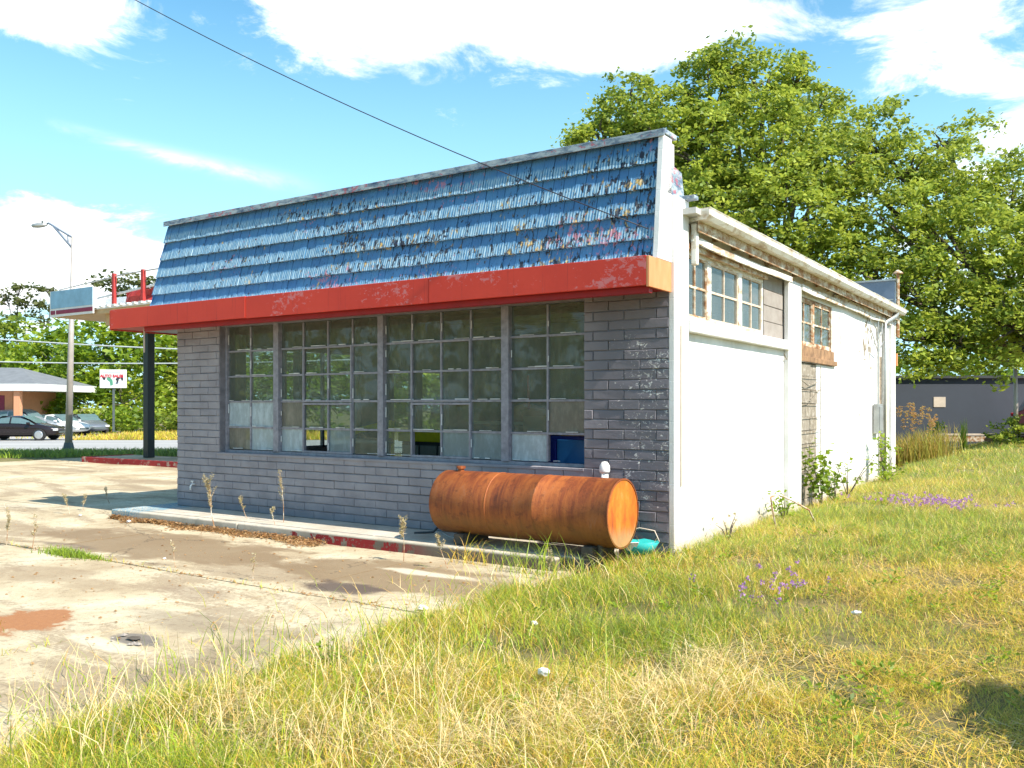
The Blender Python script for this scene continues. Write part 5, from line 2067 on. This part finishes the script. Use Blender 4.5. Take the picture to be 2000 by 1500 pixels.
parts = []
rng = np.random.default_rng(42)
SUMT = 0
for (y0, y1, dens, wmul, nseg) in ((3.3, 5.2, 13500, .0028, 3), (5.2, 7.5, 9500, .0034, 2), (7.5, 11, 5200, .0045, 2), (11, 16, 2200, .0075, 1), (16, 24, 900, .012, 1), (24, 33, 350, .022, 1)):
    xl, xr = -.62 * y1, .80 * y1 + 1.5
    n = int((xr - xl) * (y1 - y0) * dens)
    X = rng.uniform(xl, xr, n)
    Y = rng.uniform(y0, y1, n)
    ok = (np.abs(X) < .62 * Y + .4) | (rng.random(n) < .45)
    a_, lx, ly = in_lawn(X, Y)
    ok &= a_
    # patchiness
    pn = vnoise(X, Y, .9)
    fn_ = vnoise(X, Y, 3.1)
    mown = sstep(lx, 1.3, 3.0) * (1 - sstep(ly, -2.2, 3.5)) + .35 * sstep(lx, 3.0, 6.0)
    mown = np.clip(mown, 0, 1)
    fringe = 1 - sstep(lx, -1.2, -.4)
    keep = rng.random(n) < np.clip(.0 + 1.35 * fn_ ** 1.5 * (1 - .25 * mown) - .45 * fringe, .05, .85)
    sel = ok & keep
    X, Y, lx, ly, pn, fn_, mown = X[sel], Y[sel], lx[sel], ly[sel], pn[sel], fn_[sel], mown[sel]
    n = len(X)
    tallz = (1 - mown)
    h = (.05 + .11 * rng.random(n)) * (1 - .55 * mown) + tallz * .10 * (fn_ ** 2) * rng.random(n)
    h *= .8 + .5 * pn
    h *= np.clip(sstep(lx, -1.6, -.3), .45, 1)
    green = np.clip(.62 + 1.6 * (pn - .5) + .5 * (vnoise(X, Y, .35) - .5) - .35 * mown, 0, 1)
    strawp = .24 + .55 * (1 - green) + .30 * mown
    u_ = rng.random(n)
    tint = np.where(u_ < strawp, .55 + (.45 - .18 * mown) * rng.random(n) ** 1.6, .02 + .46 * rng.random(n) + .12 * (1 - green))
    lean = .25 + .95 * rng.random(n) + .25 * mown
    w = wmul * (.7 + .6 * rng.random(n))
    parts.append(blades(X, Y, h, w, lean, tint, rng, nseg))
def join(parts):
    vs, fs, ts, o_ = [], [], [], 0
    for (v, f, t) in parts:
        vs.append(v)
        fs.append(f + o_)
        ts.append(t)
        o_ += len(v)
    return np.concatenate(vs), np.concatenate(fs), np.concatenate(ts)
v, f, t = join(parts)
o = kind(link('lawn_grass', mesh_np('lawn_grass', v, f, 3, 'grass', t)), 'stuff')
o['label'] = 'rough yellow green grass with straw patches beside the garage'
print('grass tris', len(f) // 3)

# long arching pale stalks and taller green blades in the foreground
def region_pts(n, y0, y1, x0, x1, rng, cond=None):
    Y = rng.uniform(y0, y1, n)
    lx = rng.uniform(x0, x1, n)
    return lx, Y
parts = []
n = 5200
ly = rng.uniform(-7.2, .0, n)
lx = -.85 + rng.normal(0, .50, n) + rng.random(n) ** 2 * 1.6
X = BO.x + lx * BX.x + ly * BY.x
Y = BO.y + lx * BX.y + ly * BY.y
ok = (Y > 3.4) & (lx > -2.4) & ~((ly > -.95) & (lx < -.75))
X, Y, lx = X[ok], Y[ok], lx[ok]
n = len(X)
h = (.10 + .24 * rng.random(n) ** 1.8)
tint = np.where(rng.random(n) < .45, .70 + .30 * rng.random(n), .15 + .35 * rng.random(n))
parts.append(blades(X, Y, h, .0035 + .003 * rng.random(n), .3 + .6 * rng.random(n), tint, rng, 3))
# bottom strip, dense, taller
n = 9000
X = rng.uniform(-3.0, 1.6, n)
Y = rng.uniform(3.3, 5.0, n)
a_, lx, ly = in_lawn(X, Y)
ok = (lx > -1.3) & (rng.random(n) < .75 * sstep(lx, -1.4, -.2)) & (rng.random(n) < 1.1 - .5 * sstep(X, .2, 1.6))
X, Y = X[ok], Y[ok]
n = len(X)
parts.append(blades(X, Y, .07 + .17 * rng.random(n) ** 1.6, .003 + .003 * rng.random(n), .3 + .7 * rng.random(n), np.where(rng.random(n) < .4, .7 + .3 * rng.random(n), .12 + .4 * rng.random(n)), rng, 3))
n = 420
X = rng.uniform(-2.7, -.2, n)
Y = rng.uniform(3.7, 5.3, n)
parts.append(blades(X, Y, .22 + .26 * rng.random(n), .0035 + .003 * rng.random(n), .15 + .6 * rng.random(n), .93 + .07 * rng.random(n), rng, 3))
n = 160
X = rng.uniform(-2.4, 1.0, n)
Y = rng.uniform(4.3, 6.0, n)
parts.append(blades(X, Y, .22 + .22 * rng.random(n), np.full(n, .007), .15 + .5 * rng.random(n), .1 + .25 * rng.random(n), rng, 3))
# matted dead straw bundles
for (cx_, cy_, r_, k) in ((.35, 4.35, .30, 700), (.95, 4.75, .25, 500), (-1.0, 4.1, .3, 500), (-.1, 3.9, .35, 600), (1.2, 5.3, .2, 300), (-1.5, 4.5, .2, 260), (-.55, 4.9, .22, 300)):
    X = cx_ + rng.normal(0, r_, k)
    Y = cy_ + rng.normal(0, r_ * .6, k)
    parts.append(blades(X, Y, .12 + .22 * rng.random(k), np.full(k, .0035), .8 + .35 * rng.random(k), .88 + .12 * rng.random(k), rng, 3, .02, 1.4))
v, f, t = join(parts)
o = kind(link('long_grass', mesh_np('long_grass', v, f, 3, 'grass', t)), 'stuff')
o['label'] = 'long arching blades and pale dead stalks along the slab edge'

k = 420
X = rng.uniform(-1.2, 5.5, k)
Y = rng.uniform(3.8, 13, k)
a_, lx, ly = in_lawn(X, Y)
a_ &= (vnoise(X, Y, 1.1) > .42)
X, Y = np.repeat(X[a_], 26), np.repeat(Y[a_], 26)
n = len(X)
an = rng.random(n) * 6.283
rd = .015 + .075 * rng.random(n)
px, py = X + np.cos(an) * rd, Y + np.sin(an) * rd
P_ = np.stack([px, py, height(px, py) + .03 + .07 * rng.random(n)], 1)
ax = np.stack([np.cos(an), np.sin(an), .25 + .5 * rng.random(n)], 1)
ax /= np.linalg.norm(ax, axis=1)[:, None]
bb = np.cross(ax, np.array([0, 0, 1.0]) + rng.normal(size=(n, 3)) * .35)
bb /= np.linalg.norm(bb, axis=1)[:, None]
s = (.010 + .016 * rng.random(n))[:, None]
V_ = np.stack([P_ - ax * s, P_ + bb * s * .5, P_ + ax * s, P_ - bb * s * .5], 1).reshape(-1, 3)
o = kind(link('broadleaf_groundcover', mesh_np('broadleaf_groundcover', V_, np.arange(len(V_), dtype=np.int32), 4, 'leaf_bright', np.repeat(rng.random(n), 4))), 'stuff')
o['label'] = 'low broad-leaved weeds scattered through the rough grass'
k = 26000
X = rng.uniform(-1.8, 6.5, k)
Y = rng.uniform(3.5, 11, k)
a_, lx, ly = in_lawn(X, Y)
a_ &= (vnoise(X, Y, 1.6) < .52 + .25 * sstep(lx, 1, 3))
X, Y = X[a_], Y[a_]
n = len(X)
Z = height(X, Y) + .006 + .03 * rng.random(n)
an = rng.random(n) * 3.1416
L_ = .03 + .07 * rng.random(n)
tx_, ty_ = np.cos(an) * L_, np.sin(an) * L_
wx_, wy_ = -np.sin(an) * .0022, np.cos(an) * .0022
tz = rng.normal(0, .018, n)
V_ = np.stack([np.stack([X - tx_ + wx_, Y - ty_ + wy_, Z - tz], 1), np.stack([X - tx_ - wx_, Y - ty_ - wy_, Z - tz], 1),
               np.stack([X + tx_ - wx_, Y + ty_ - wy_, Z + tz], 1), np.stack([X + tx_ + wx_, Y + ty_ + wy_, Z + tz], 1)], 1).reshape(-1, 3)
o = kind(link('dead_thatch', mesh_np('dead_thatch', V_, np.arange(len(V_), dtype=np.int32), 4, 'grass', np.repeat(.66 + .3 * rng.random(n), 4))), 'stuff')
o['label'] = 'flattened dead straw lying between the grass blades'

# street-side grass strip, verge, tufts in joints
parts = []
n = 9000
X = rng.uniform(-19, -9.5, n)
Y = 28.3 + rng.normal(0, .55, n) + (X + 12) * .12
parts.append(blades(X, Y, .12 + .22 * rng.random(n), np.full(n, .03), .3 + .5 * rng.random(n), .02 + .28 * rng.random(n), rng, 2))
v, f, t = join(parts)
o = kind(link('strip_grass', mesh_np('strip_grass', v, f, 3, 'grass', t)), 'stuff')
o['label'] = 'strip of dark green grass round the street lamp'
parts = []
n = 16000
X = rng.uniform(-31, -10, n)
Y = rng.uniform(51.2, 62, n)
ok = ~((X < -26) & (Y < 70) & (rng.random(n) < .93))
X, Y = X[ok], Y[ok]
n = len(X)
parts.append(blades(X, Y, .15 + .35 * rng.random(n), np.full(n, .06), .3 + .6 * rng.random(n), .38 + .5 * rng.random(n), rng, 1))
v, f, t = join(parts)
o = kind(link('verge_grass', mesh_np('verge_grass', v, f, 3, 'grass', t)), 'stuff')
o['label'] = 'dry yellow grass verge across the street'
def local_pts(lx, ly):
    return BO.x + lx * BX.x + ly * BY.x, BO.y + lx * BX.y + ly * BY.y
def tuft(lx, ly, r, k, h, t0, t1, label, name='grass_tuft', sq=.5, lean=.5):
    X, Y = local_pts(lx + rng.normal(0, r, k), ly + rng.normal(0, r * sq, k))
    v, f, t = blades(X, Y, h * (.5 + .7 * rng.random(k)), .005 + .004 * rng.random(k), lean * (.4 + .9 * rng.random(k)), t0 + (t1 - t0) * rng.random(k), rng, 3, .06)
    c0 = np.array([v[:, 0].mean(), v[:, 1].mean(), 0])
    o = link(name, mesh_np(name, v - c0, f, 3, 'grass', t))
    o.location = c0
    return tag(o, label, 'grass tuft')
tuft(-5.55, -2.92, .20, 900, .10, .05, .3, 'bright green tuft growing in the slab joint', sq=.25)
tuft(-5.15, -2.90, .12, 250, .07, .05, .3, 'small low green tuft further along the same joint', sq=.25)
tuft(-3.25, -5.0, .13, 350, .14, .1, .9, 'mixed dry and green tuft beside the red clay hollow')
tuft(-1.15, -1.05, .14, 60, .42, .12, .4, 'tall bladed green grass clump in front of the tank', lean=.7)
tuft(-.75, -1.05, .12, 45, .45, .12, .45, 'tall grass clump below the bright end of the tank', lean=.7)
tuft(-1.75, -1.0, .12, 40, .34, .5, .9, 'dry brown grass clump at the kerb by the tank', lean=.8)

# leaf litter against the kerb
n = 4600
lx = -8.0 + 4.2 * rng.random(n) ** 1.1
ly = -.88 - np.abs(rng.normal(0, .11, n)) * (.15 + 1.6 * vnoise(lx, lx * 0, 2.6) ** 2)
X, Y = local_pts(lx, ly)
Z = .008 + .055 * rng.random(n) * np.exp(-(-.88 - ly) / .12)
P_ = np.stack([X, Y, Z], 1)
ax = rng.normal(size=(n, 3)) * np.array([1, 1, .35])
ax /= np.linalg.norm(ax, axis=1)[:, None]
bb = np.cross(ax, rng.normal(size=(n, 3)) * .5 + np.array([0, 0, 1]))
bb /= np.linalg.norm(bb, axis=1)[:, None]
s = (.010 + .018 * rng.random(n))[:, None]
V_ = np.stack([P_ - ax * s, P_ + bb * s * .5, P_ + ax * s, P_ - bb * s * .5], 1).reshape(-1, 3)
V_[:, 2] = np.maximum(V_[:, 2], .003)
o = kind(link('leaf_litter', mesh_np('leaf_litter', V_, np.arange(len(V_), dtype=np.int32), 4, 'litter', np.repeat(rng.random(n), 4))), 'stuff')
o['label'] = 'brown dead leaves drifted against the kerb'

n = 2600
lx = rng.uniform(-11, -.9, n)
ly = rng.uniform(-6.8, -.95, n)
on_joint = rng.random(n) < .35
ly = np.where(on_joint, np.where(rng.random(n) < .7, -2.88, -6.2) + rng.normal(0, .03, n), ly)
X, Y = local_pts(lx, ly)
ok = Y > 3.5
X, Y = X[ok], Y[ok]
n = len(X)
s = (.003 + .011 * rng.random(n) ** 3)
an = rng.random(n) * 6.28
quad = []
for k in range(4):
    rr_ = s * (.6 + .7 * rng.random(n))
    quad.append(np.stack([X + np.cos(an + k * 1.57) * rr_ * 1.4, Y + np.sin(an + k * 1.57) * rr_, np.full(n, .004)], 1))
quad.append(np.stack([X, Y, .004 + s * .8], 1))
V_ = np.stack(quad, 1).reshape(-1, 3)
F_ = (np.arange(n)[:, None, None] * 5 + np.array([[0, 1, 4], [1, 2, 4], [2, 3, 4], [3, 0, 4]])[None]).reshape(-1)
o = kind(link('slab_grit', mesh_np('slab_grit', V_, F_, 3, 'litter', np.repeat(.2 + .8 * rng.random(n), 5))), 'stuff')
o['label'] = 'pebbles and dead leaf bits scattered over the slabs'
n = 420
t_ = rng.random(n)
lx = np.where(t_ < .7, rng.uniform(-9, -1, n), -2.3 + rng.normal(0, .02, n))
ly = np.where(t_ < .7, -2.88 + rng.normal(0, .015, n), rng.uniform(-6, -2.9, n))
keep = vnoise(lx, ly, 1.7) > .55
X, Y = local_pts(lx[keep], ly[keep])
n = len(X)
v, f, t = blades(X, Y, .04 + .08 * rng.random(n), np.full(n, .005), .5 + .7 * rng.random(n), .2 + .6 * rng.random(n), rng, 2, .06)
o = kind(link('joint_grass', mesh_np('joint_grass', v, f, 3, 'grass', t)), 'stuff')
o['label'] = 'sparse short grass rooted in the slab joints'

# dry standing weeds, each a thing of its own
def weed(lx, ly, z0, h, label, seed, lean=(0, 0), branches=5, mat='dryweed', fluff=1.0, rstem=.004):
    r = random.Random(seed)
    X, Y = local_pts(np.array([lx]), np.array([ly]))
    base = Vector((float(X[0]), float(Y[0]), z0))
    t = thing('dry_weed', label, 'weed', base, 0, 'dry weeds by the walk')
    m = MB()
    top = Vector((lean[0], lean[1], h))
    stem = [Vector((0, 0, 0)), top * .35 + Vector((r.uniform(-.02, .02), 0, 0)), top * .7 + Vector((r.uniform(-.02, .02), 0, 0)), top]
    m.tube(stem, [rstem, rstem * .85, rstem * .6, .0015], 5)
    tips = []
    for k in range(branches):
        s0 = stem[1].lerp(stem[3], r.uniform(0, .9))
        d = Vector((r.uniform(-.7, .7), r.uniform(-.5, .5), r.uniform(.8, 1.7))).normalized() * h * r.uniform(.12, .42)
        m.tube([s0, s0 + d * .55 + Vector((0, 0, -.01)), s0 + d], [rstem * .55, .0018, .001], 4)
        tips.append((s0, s0 + d))
    tips.append((stem[2], stem[3]))
    m.build('stem', 'rustwood' if mat == 'dryweed' else 'bark', t)
    rg = np.random.default_rng(seed)
    pts = []
    for (a_, b_) in tips:
        k = int(22 * fluff)
        tt = rg.random(k)[:, None] * .95 + .05
        pts.append(np.array(a_)[None] * (1 - tt) + np.array(b_)[None] * tt + rg.normal(0, .010, (k, 3)))
    P_ = np.concatenate(pts)
    n = len(P_)
    ax = rg.normal(size=(n, 3)) + np.array([0, 0, .4])
    ax /= np.linalg.norm(ax, axis=1)[:, None]
    bb = np.cross(ax, rg.normal(size=(n, 3)))
    bb /= np.linalg.norm(bb, axis=1)[:, None]
    s = (.005 + .010 * rg.random(n))[:, None]
    V_ = np.stack([P_ - ax * s, P_ + bb * s * .4, P_ + ax * s, P_ - bb * s * .4], 1).reshape(-1, 3)
    link('seed_head', mesh_np('seed_head', V_, np.arange(len(V_), dtype=np.int32), 4, mat, np.repeat(rg.random(n), 4)), t)
    return t
weed(-5.75, -.90, .0, .66, 'bushiest straw-coloured weed rising from the kerb litter', 1, (-.10, 0), 10, fluff=3.2, rstem=.007)
weed(-5.0, -.45, .118, .66, 'tall slim weed growing on the walk against the slate bricks', 2, (-.06, 0), 5, fluff=2)
weed(-5.35, -.70, .118, .30, 'short leaning weed on the kerb between the two taller weeds', 3, (-.12, 0), 4, fluff=2.2)
weed(-4.85, -.72, .118, .22, 'small pale weed at the kerb right of the tall slim weed', 4, (-.03, 0), 3, fluff=1.6)
weed(-8.95, -.95, .0, .30, 'yellowish weed at the blue painted end of the walk', 5, (-.10, 0), 5, fluff=1.8)
weed(-2.35, -1.25, .0, .40, 'seeding weed in front of the left end of the tank', 6, (-.02, 0), 8, fluff=1.8)
weed(-1.75, -1.30, .0, .32, 'leaning seeding weed below the middle of the tank', 7, (-.10, 0), 6, fluff=1.6)
weed(-.62, -1.25, .02, .26, 'small round seeding weed below the bright tank end', 8, (.0, 0), 6, fluff=1.6)
weed(-6.75, -2.95, .0, .42, 'wiry weed with fine seeds left of the green joint tuft', 9, (.03, 0), 9, fluff=1.4)
weed(-6.3, -2.9, .0, .36, 'wiry leafless weed beside the green joint tuft', 10, (.05, 0), 6, fluff=1.0)
weed(-3.9, -2.80, .0, .26, 'single thin stalk standing in the slab joint', 11, (-.03, 0), 2, fluff=.6)
weed(-2.85, -2.75, .0, .22, 'short thin stalk with rusty base in the joint', 12, (.01, 0), 3, fluff=.8)
weed(-9.8, .2, .0, .26, 'low straw weed on the sunlit slab near the shadow edge', 13, (-.08, 0), 6, fluff=1.0)
weed(-9.2, -.6, .0, .25, 'low straw weed where the building shadow ends', 14, (.04, 0), 6, fluff=1.0)

# leafy weeds on the side wall
def leafy(lx, ly, h, w, label, seed, mat='leaf_bright', n=260, size=.05, col='weed'):
    rg = np.random.default_rng(seed)
    X, Y = local_pts(np.array([lx]), np.array([ly]))
    z = float(height(X, Y)[0])
    t = thing('leafy_weed', label, col, (float(X[0]), float(Y[0]), z), 0, 'leafy weeds on the lawn side')
    m = MB()
    ends = []
    for k in range(5):
        e = Vector((rg.normal(0, w * .5), rg.normal(0, w * .5), h * (.6 + .4 * rg.random())))
        m.tube([(0, 0, 0), tuple(e * .5 + Vector((0, 0, .05))), tuple(e)], [.008, .005, .002], 5)
        ends.append(np.array(e))
    m.build('stem', 'bark', t)
    e = np.array(ends)[rg.integers(0, 5, n)]
    s_ = (.25 + .8 * rg.random(n))[:, None]
    P_ = e * s_ + rg.normal(0, w * .16, (n, 3))
    P_[:, 2] = np.abs(P_[:, 2])
    ax = rg.normal(size=(n, 3)) * np.array([1, 1, .5])
    ax /= np.linalg.norm(ax, axis=1)[:, None]
    bb = np.cross(ax, rg.normal(size=(n, 3)) * .6 + np.array([0, 0, 1]))
    bb /= np.linalg.norm(bb, axis=1)[:, None]
    s = (size * (.6 + .8 * rg.random(n)))[:, None]
    V_ = np.stack([P_ - ax * s * .6, P_ + bb * s * .4, P_ + ax * s * .6, P_ - bb * s * .4], 1).reshape(-1, 3)
    link('foliage', mesh_np('foliage', V_, np.arange(len(V_), dtype=np.int32), 4, mat, np.repeat(rg.random(n), 4)), t)
    return t
leafy(.28, 4.75, .95, .42, 'largest leafy green weed below the bare block strip', 1, n=300, size=.07)
leafy(.32, 5.35, .62, .35, 'leafy green weed beside the larger one at the bare blocks', 2, n=160, size=.06)
leafy(.25, 6.5, .80, .30, 'thin leafy sapling against the white wall', 3, n=60, size=.07)
leafy(.28, 9.3, .85, .32, 'green weed near the grey downspout', 4, n=240, size=.06)
leafy(.4, 8.8, .4, .4, 'low green weed at the foot of the white wall by the downspout', 5, n=200, size=.05)
leafy(.25, 1.0, .30, .3, 'small sparse weed near the street corner of the white wall', 6, n=50, size=.03, mat='dryweed')
leafy(.3, 2.9, .35, .4, 'low green weed beside the bent rod', 7, n=200, size=.04)

def spikes(name, label, X, Y, R, k, h, w, mat, seed, t0=0, t1=1, lean=.35, cat='weed'):
    rg = np.random.default_rng(seed)
    xx = X + rg.normal(0, R, k)
    yy = Y + rg.normal(0, R, k)
    v, f, t = blades(xx, yy, h * (.5 + .6 * rg.random(k)), np.full(k, w), lean * (.3 + rg.random(k)), t0 + (t1 - t0) * rg.random(k), rg, 3)
    c0 = np.array([X, Y, 0])
    return tag(link(name, mesh_np(name, v - c0, f, 3, mat, t)), label, cat) if False else _sp(name, v, c0, f, t, mat, label, cat)
def _sp(name, v, c0, f, t, mat, label, cat):
    o = link(name, mesh_np(name, v - c0, f, 3, mat, t))
    o.location = c0
    return tag(o, label, cat)
gw = thing('goldenrod_clump', 'tall golden weed clump with tan plumes behind the rear corner of the wall', 'weed', (P3(1790, 860, 23.5).x, 23.5, .3))
rg = np.random.default_rng(90)
k = 900
xx, yy = rg.normal(0, .42, k), rg.normal(0, .5, k)
v, f, t = blades(xx + gw.location.x, yy + 23.5, .50 + .60 * rg.random(k), np.full(k, .022), .1 + .4 * rg.random(k), .0 + .7 * rg.random(k), rg, 3)
link('foliage', mesh_np('foliage', v - np.array([gw.location.x, 23.5, .3]), f, 3, 'goldweed', t), gw)
pl = []
for i in range(34):
    pl.append((rg.normal(-.05, .32), rg.normal(0, .4), .70 + .55 * rg.random(), .055, .055, .17))
V_, T_ = leaf_cloud(pl, 900, .035, rg, .03)
link('plume', mesh_np('plume', V_, np.arange(len(V_), dtype=np.int32), 4, 'goldweed', .6 + .4 * T_), gw)
p = P3(1880, 870, 27)
spikes('grass_spike', 'single bright green spike of grass before the slate blue building', p.x, 27, .05, 60, 1.0, .03, 'leaf_bright', 91, .6, 1, .1)
p = P3(1828, 860, 28)
brush('bramble_shrub', 'dark green bramble by the golden weeds', [(p.x, 28, .5, .22, .22, .5), (p.x + .1, 28, .9, .15, .15, .25)], 220, .10, 'leaf', 92, .15)
p = P3(1962, 850, 28.5)
brush('bramble_shrub', 'dark green shrub at the foot of the weathered grey post', [(p.x, 28.5, .55, .5, .4, .55), (p.x + .6, 28.6, .6, .45, .4, .6)], 160, .13, 'leaf', 93, .2)

# purple verbena patches
def flowers(name, label, lx, ly, rx, ry, k, seed):
    rg = np.random.default_rng(seed)
    X, Y = local_pts(lx + rg.normal(0, rx, k), ly + rg.normal(0, ry, k))
    Z = height(X, Y)
    c0 = np.array([X.mean(), Y.mean(), Z.mean()])
    t = thing(name, label, 'flowers', tuple(c0))
    h = .10 + .10 * rg.random(k)
    v, f, tt = blades(X, Y, h, np.full(k, .006), np.full(k, .02), np.full(k, .15), rg, 1)
    kind(link('stem', mesh_np('stem', v - c0, f, 3, 'grass', tt), t), 'stuff')
    P_ = np.stack([X, Y, Z + h], 1) - c0
    P_ = np.repeat(P_, 9, 0) + rg.normal(0, .011, (k * 9, 3))
    n = len(P_)
    ax = rg.normal(size=(n, 3))
    ax /= np.linalg.norm(ax, axis=1)[:, None]
    bb = np.cross(ax, rg.normal(size=(n, 3)))
    bb /= np.linalg.norm(bb, axis=1)[:, None]
    s = .010
    V_ = np.stack([P_ - ax * s, P_ + bb * s, P_ + ax * s, P_ - bb * s], 1).reshape(-1, 3)
    kind(link('petal', mesh_np('petal', V_, np.arange(len(V_), dtype=np.int32), 4, 'purple', np.repeat(rg.random(n), 4)), t), 'stuff')
flowers('purple_flowers', 'denser patch of purple wildflowers further back on the lawn', 1.78, 4.25, .42, .26, 120, 1)
flowers('purple_flowers', 'sparser patch of purple wildflowers nearer in the grass', 1.45, -1.4, .20, .26, 26, 2)

# litter
def scrap(lx, ly, s, label, seed, name='paper_scrap', lift=.07):
    r = random.Random(seed)
    X, Y = local_pts(np.array([lx]), np.array([ly]))
    bm = bmesh.new()
    bmesh.ops.create_icosphere(bm, subdivisions=2, radius=s)
    for v_ in bm.verts:
        v_.co = Vector((v_.co.x * 1.2, v_.co.y * .8, v_.co.z * .55)) * r.uniform(.62, 1.15)
    me = bpy.data.meshes.new(name)
    bm.to_mesh(me)
    bm.free()
    me.materials.append(MAT['paper'])
    o = link(name, me)
    o.location = (float(X[0]), float(Y[0]), max(0, float(height(X, Y)[0])) + lift)
    o.rotation_euler = (0, .2, r.uniform(0, 3))
    return tag(o, label, 'litter')
scrap(-.83, -2.81, .036, 'crumpled white cup at the edge of the slab in brown litter', 1, 'crushed_cup', .025)
scrap(.25, -2.92, .03, 'torn white paper scrap in the middle grass', 2)
scrap(2.09, -1.57, .036, 'white wrapper with orange corner on the mown grass', 3, lift=.04)
scrap(.93, -3.91, .045, 'largest white paper scrap low in the foreground straw', 4, lift=.10)
scrap(1.38, -2.86, .02, 'tiny white scrap beside green foreground grass', 5)
scrap(-7.35, -1.05, .035, 'white wrapper in the leaf litter by the kerb', 6, 'crushed_cup', .025)
scrap(-8.6, -1.0, .028, 'small pale scrap at the corner of the blue kerb', 7, lift=.02)
scrap(-4.5, -2.5, .02, 'flat white crumb on the damp slab', 8, lift=.008)

# broken hole in the slab with rubble rim
P_ = thing('broken_slab_hole', 'small jagged pothole with chipped grey rim in the near slab', 'pothole', L2W(-1.95, -4.52, 0), BYAW)
m = MB()
r = random.Random(4)
n = 12
ring = [(.07 * math.cos(2 * math.pi * k / n) * r.uniform(.7, 1.1), .045 * math.sin(2 * math.pi * k / n) * r.uniform(.7, 1.1)) for k in range(n)]
m.add([(a_, b_, .006) for a_, b_ in ring] + [(0, 0, .005)], [(n, k, (k + 1) % n) for k in range(n)])
m.build('hollow', 'bark', P_)
for k in range(9):
    mm = MB()
    a_ = r.uniform(0, 6.28)
    q_ = r.uniform(.8, 1.3)
    x, y = .17 * math.cos(a_) * q_, .12 * math.sin(a_) * q_
    s = r.uniform(.008, .022)
    mm.add([(x - s, y - s, 0), (x + s, y - s * .6, 0), (x + s * .7, y + s, 0), (x - s * .8, y + s * .8, 0), (x, y, s * .8)], [(0, 1, 4), (1, 2, 4), (2, 3, 4), (3, 0, 4)])
    mm.build('rubble_chip', 'greyblock', P_)

# shrub just outside the frame whose shade falls on the lawn in the near corner
brush('shade_shrub', 'round leafy shrub throwing its shade on the near lawn', [(3.78, 3.50, 1.32, .42, .42, .38), (4.0, 3.25, 1.25, .45, .45, .42), (4.0, 3.25, .6, .40, .40, .5)], 1100, .11, 'leaf', 95, .2)
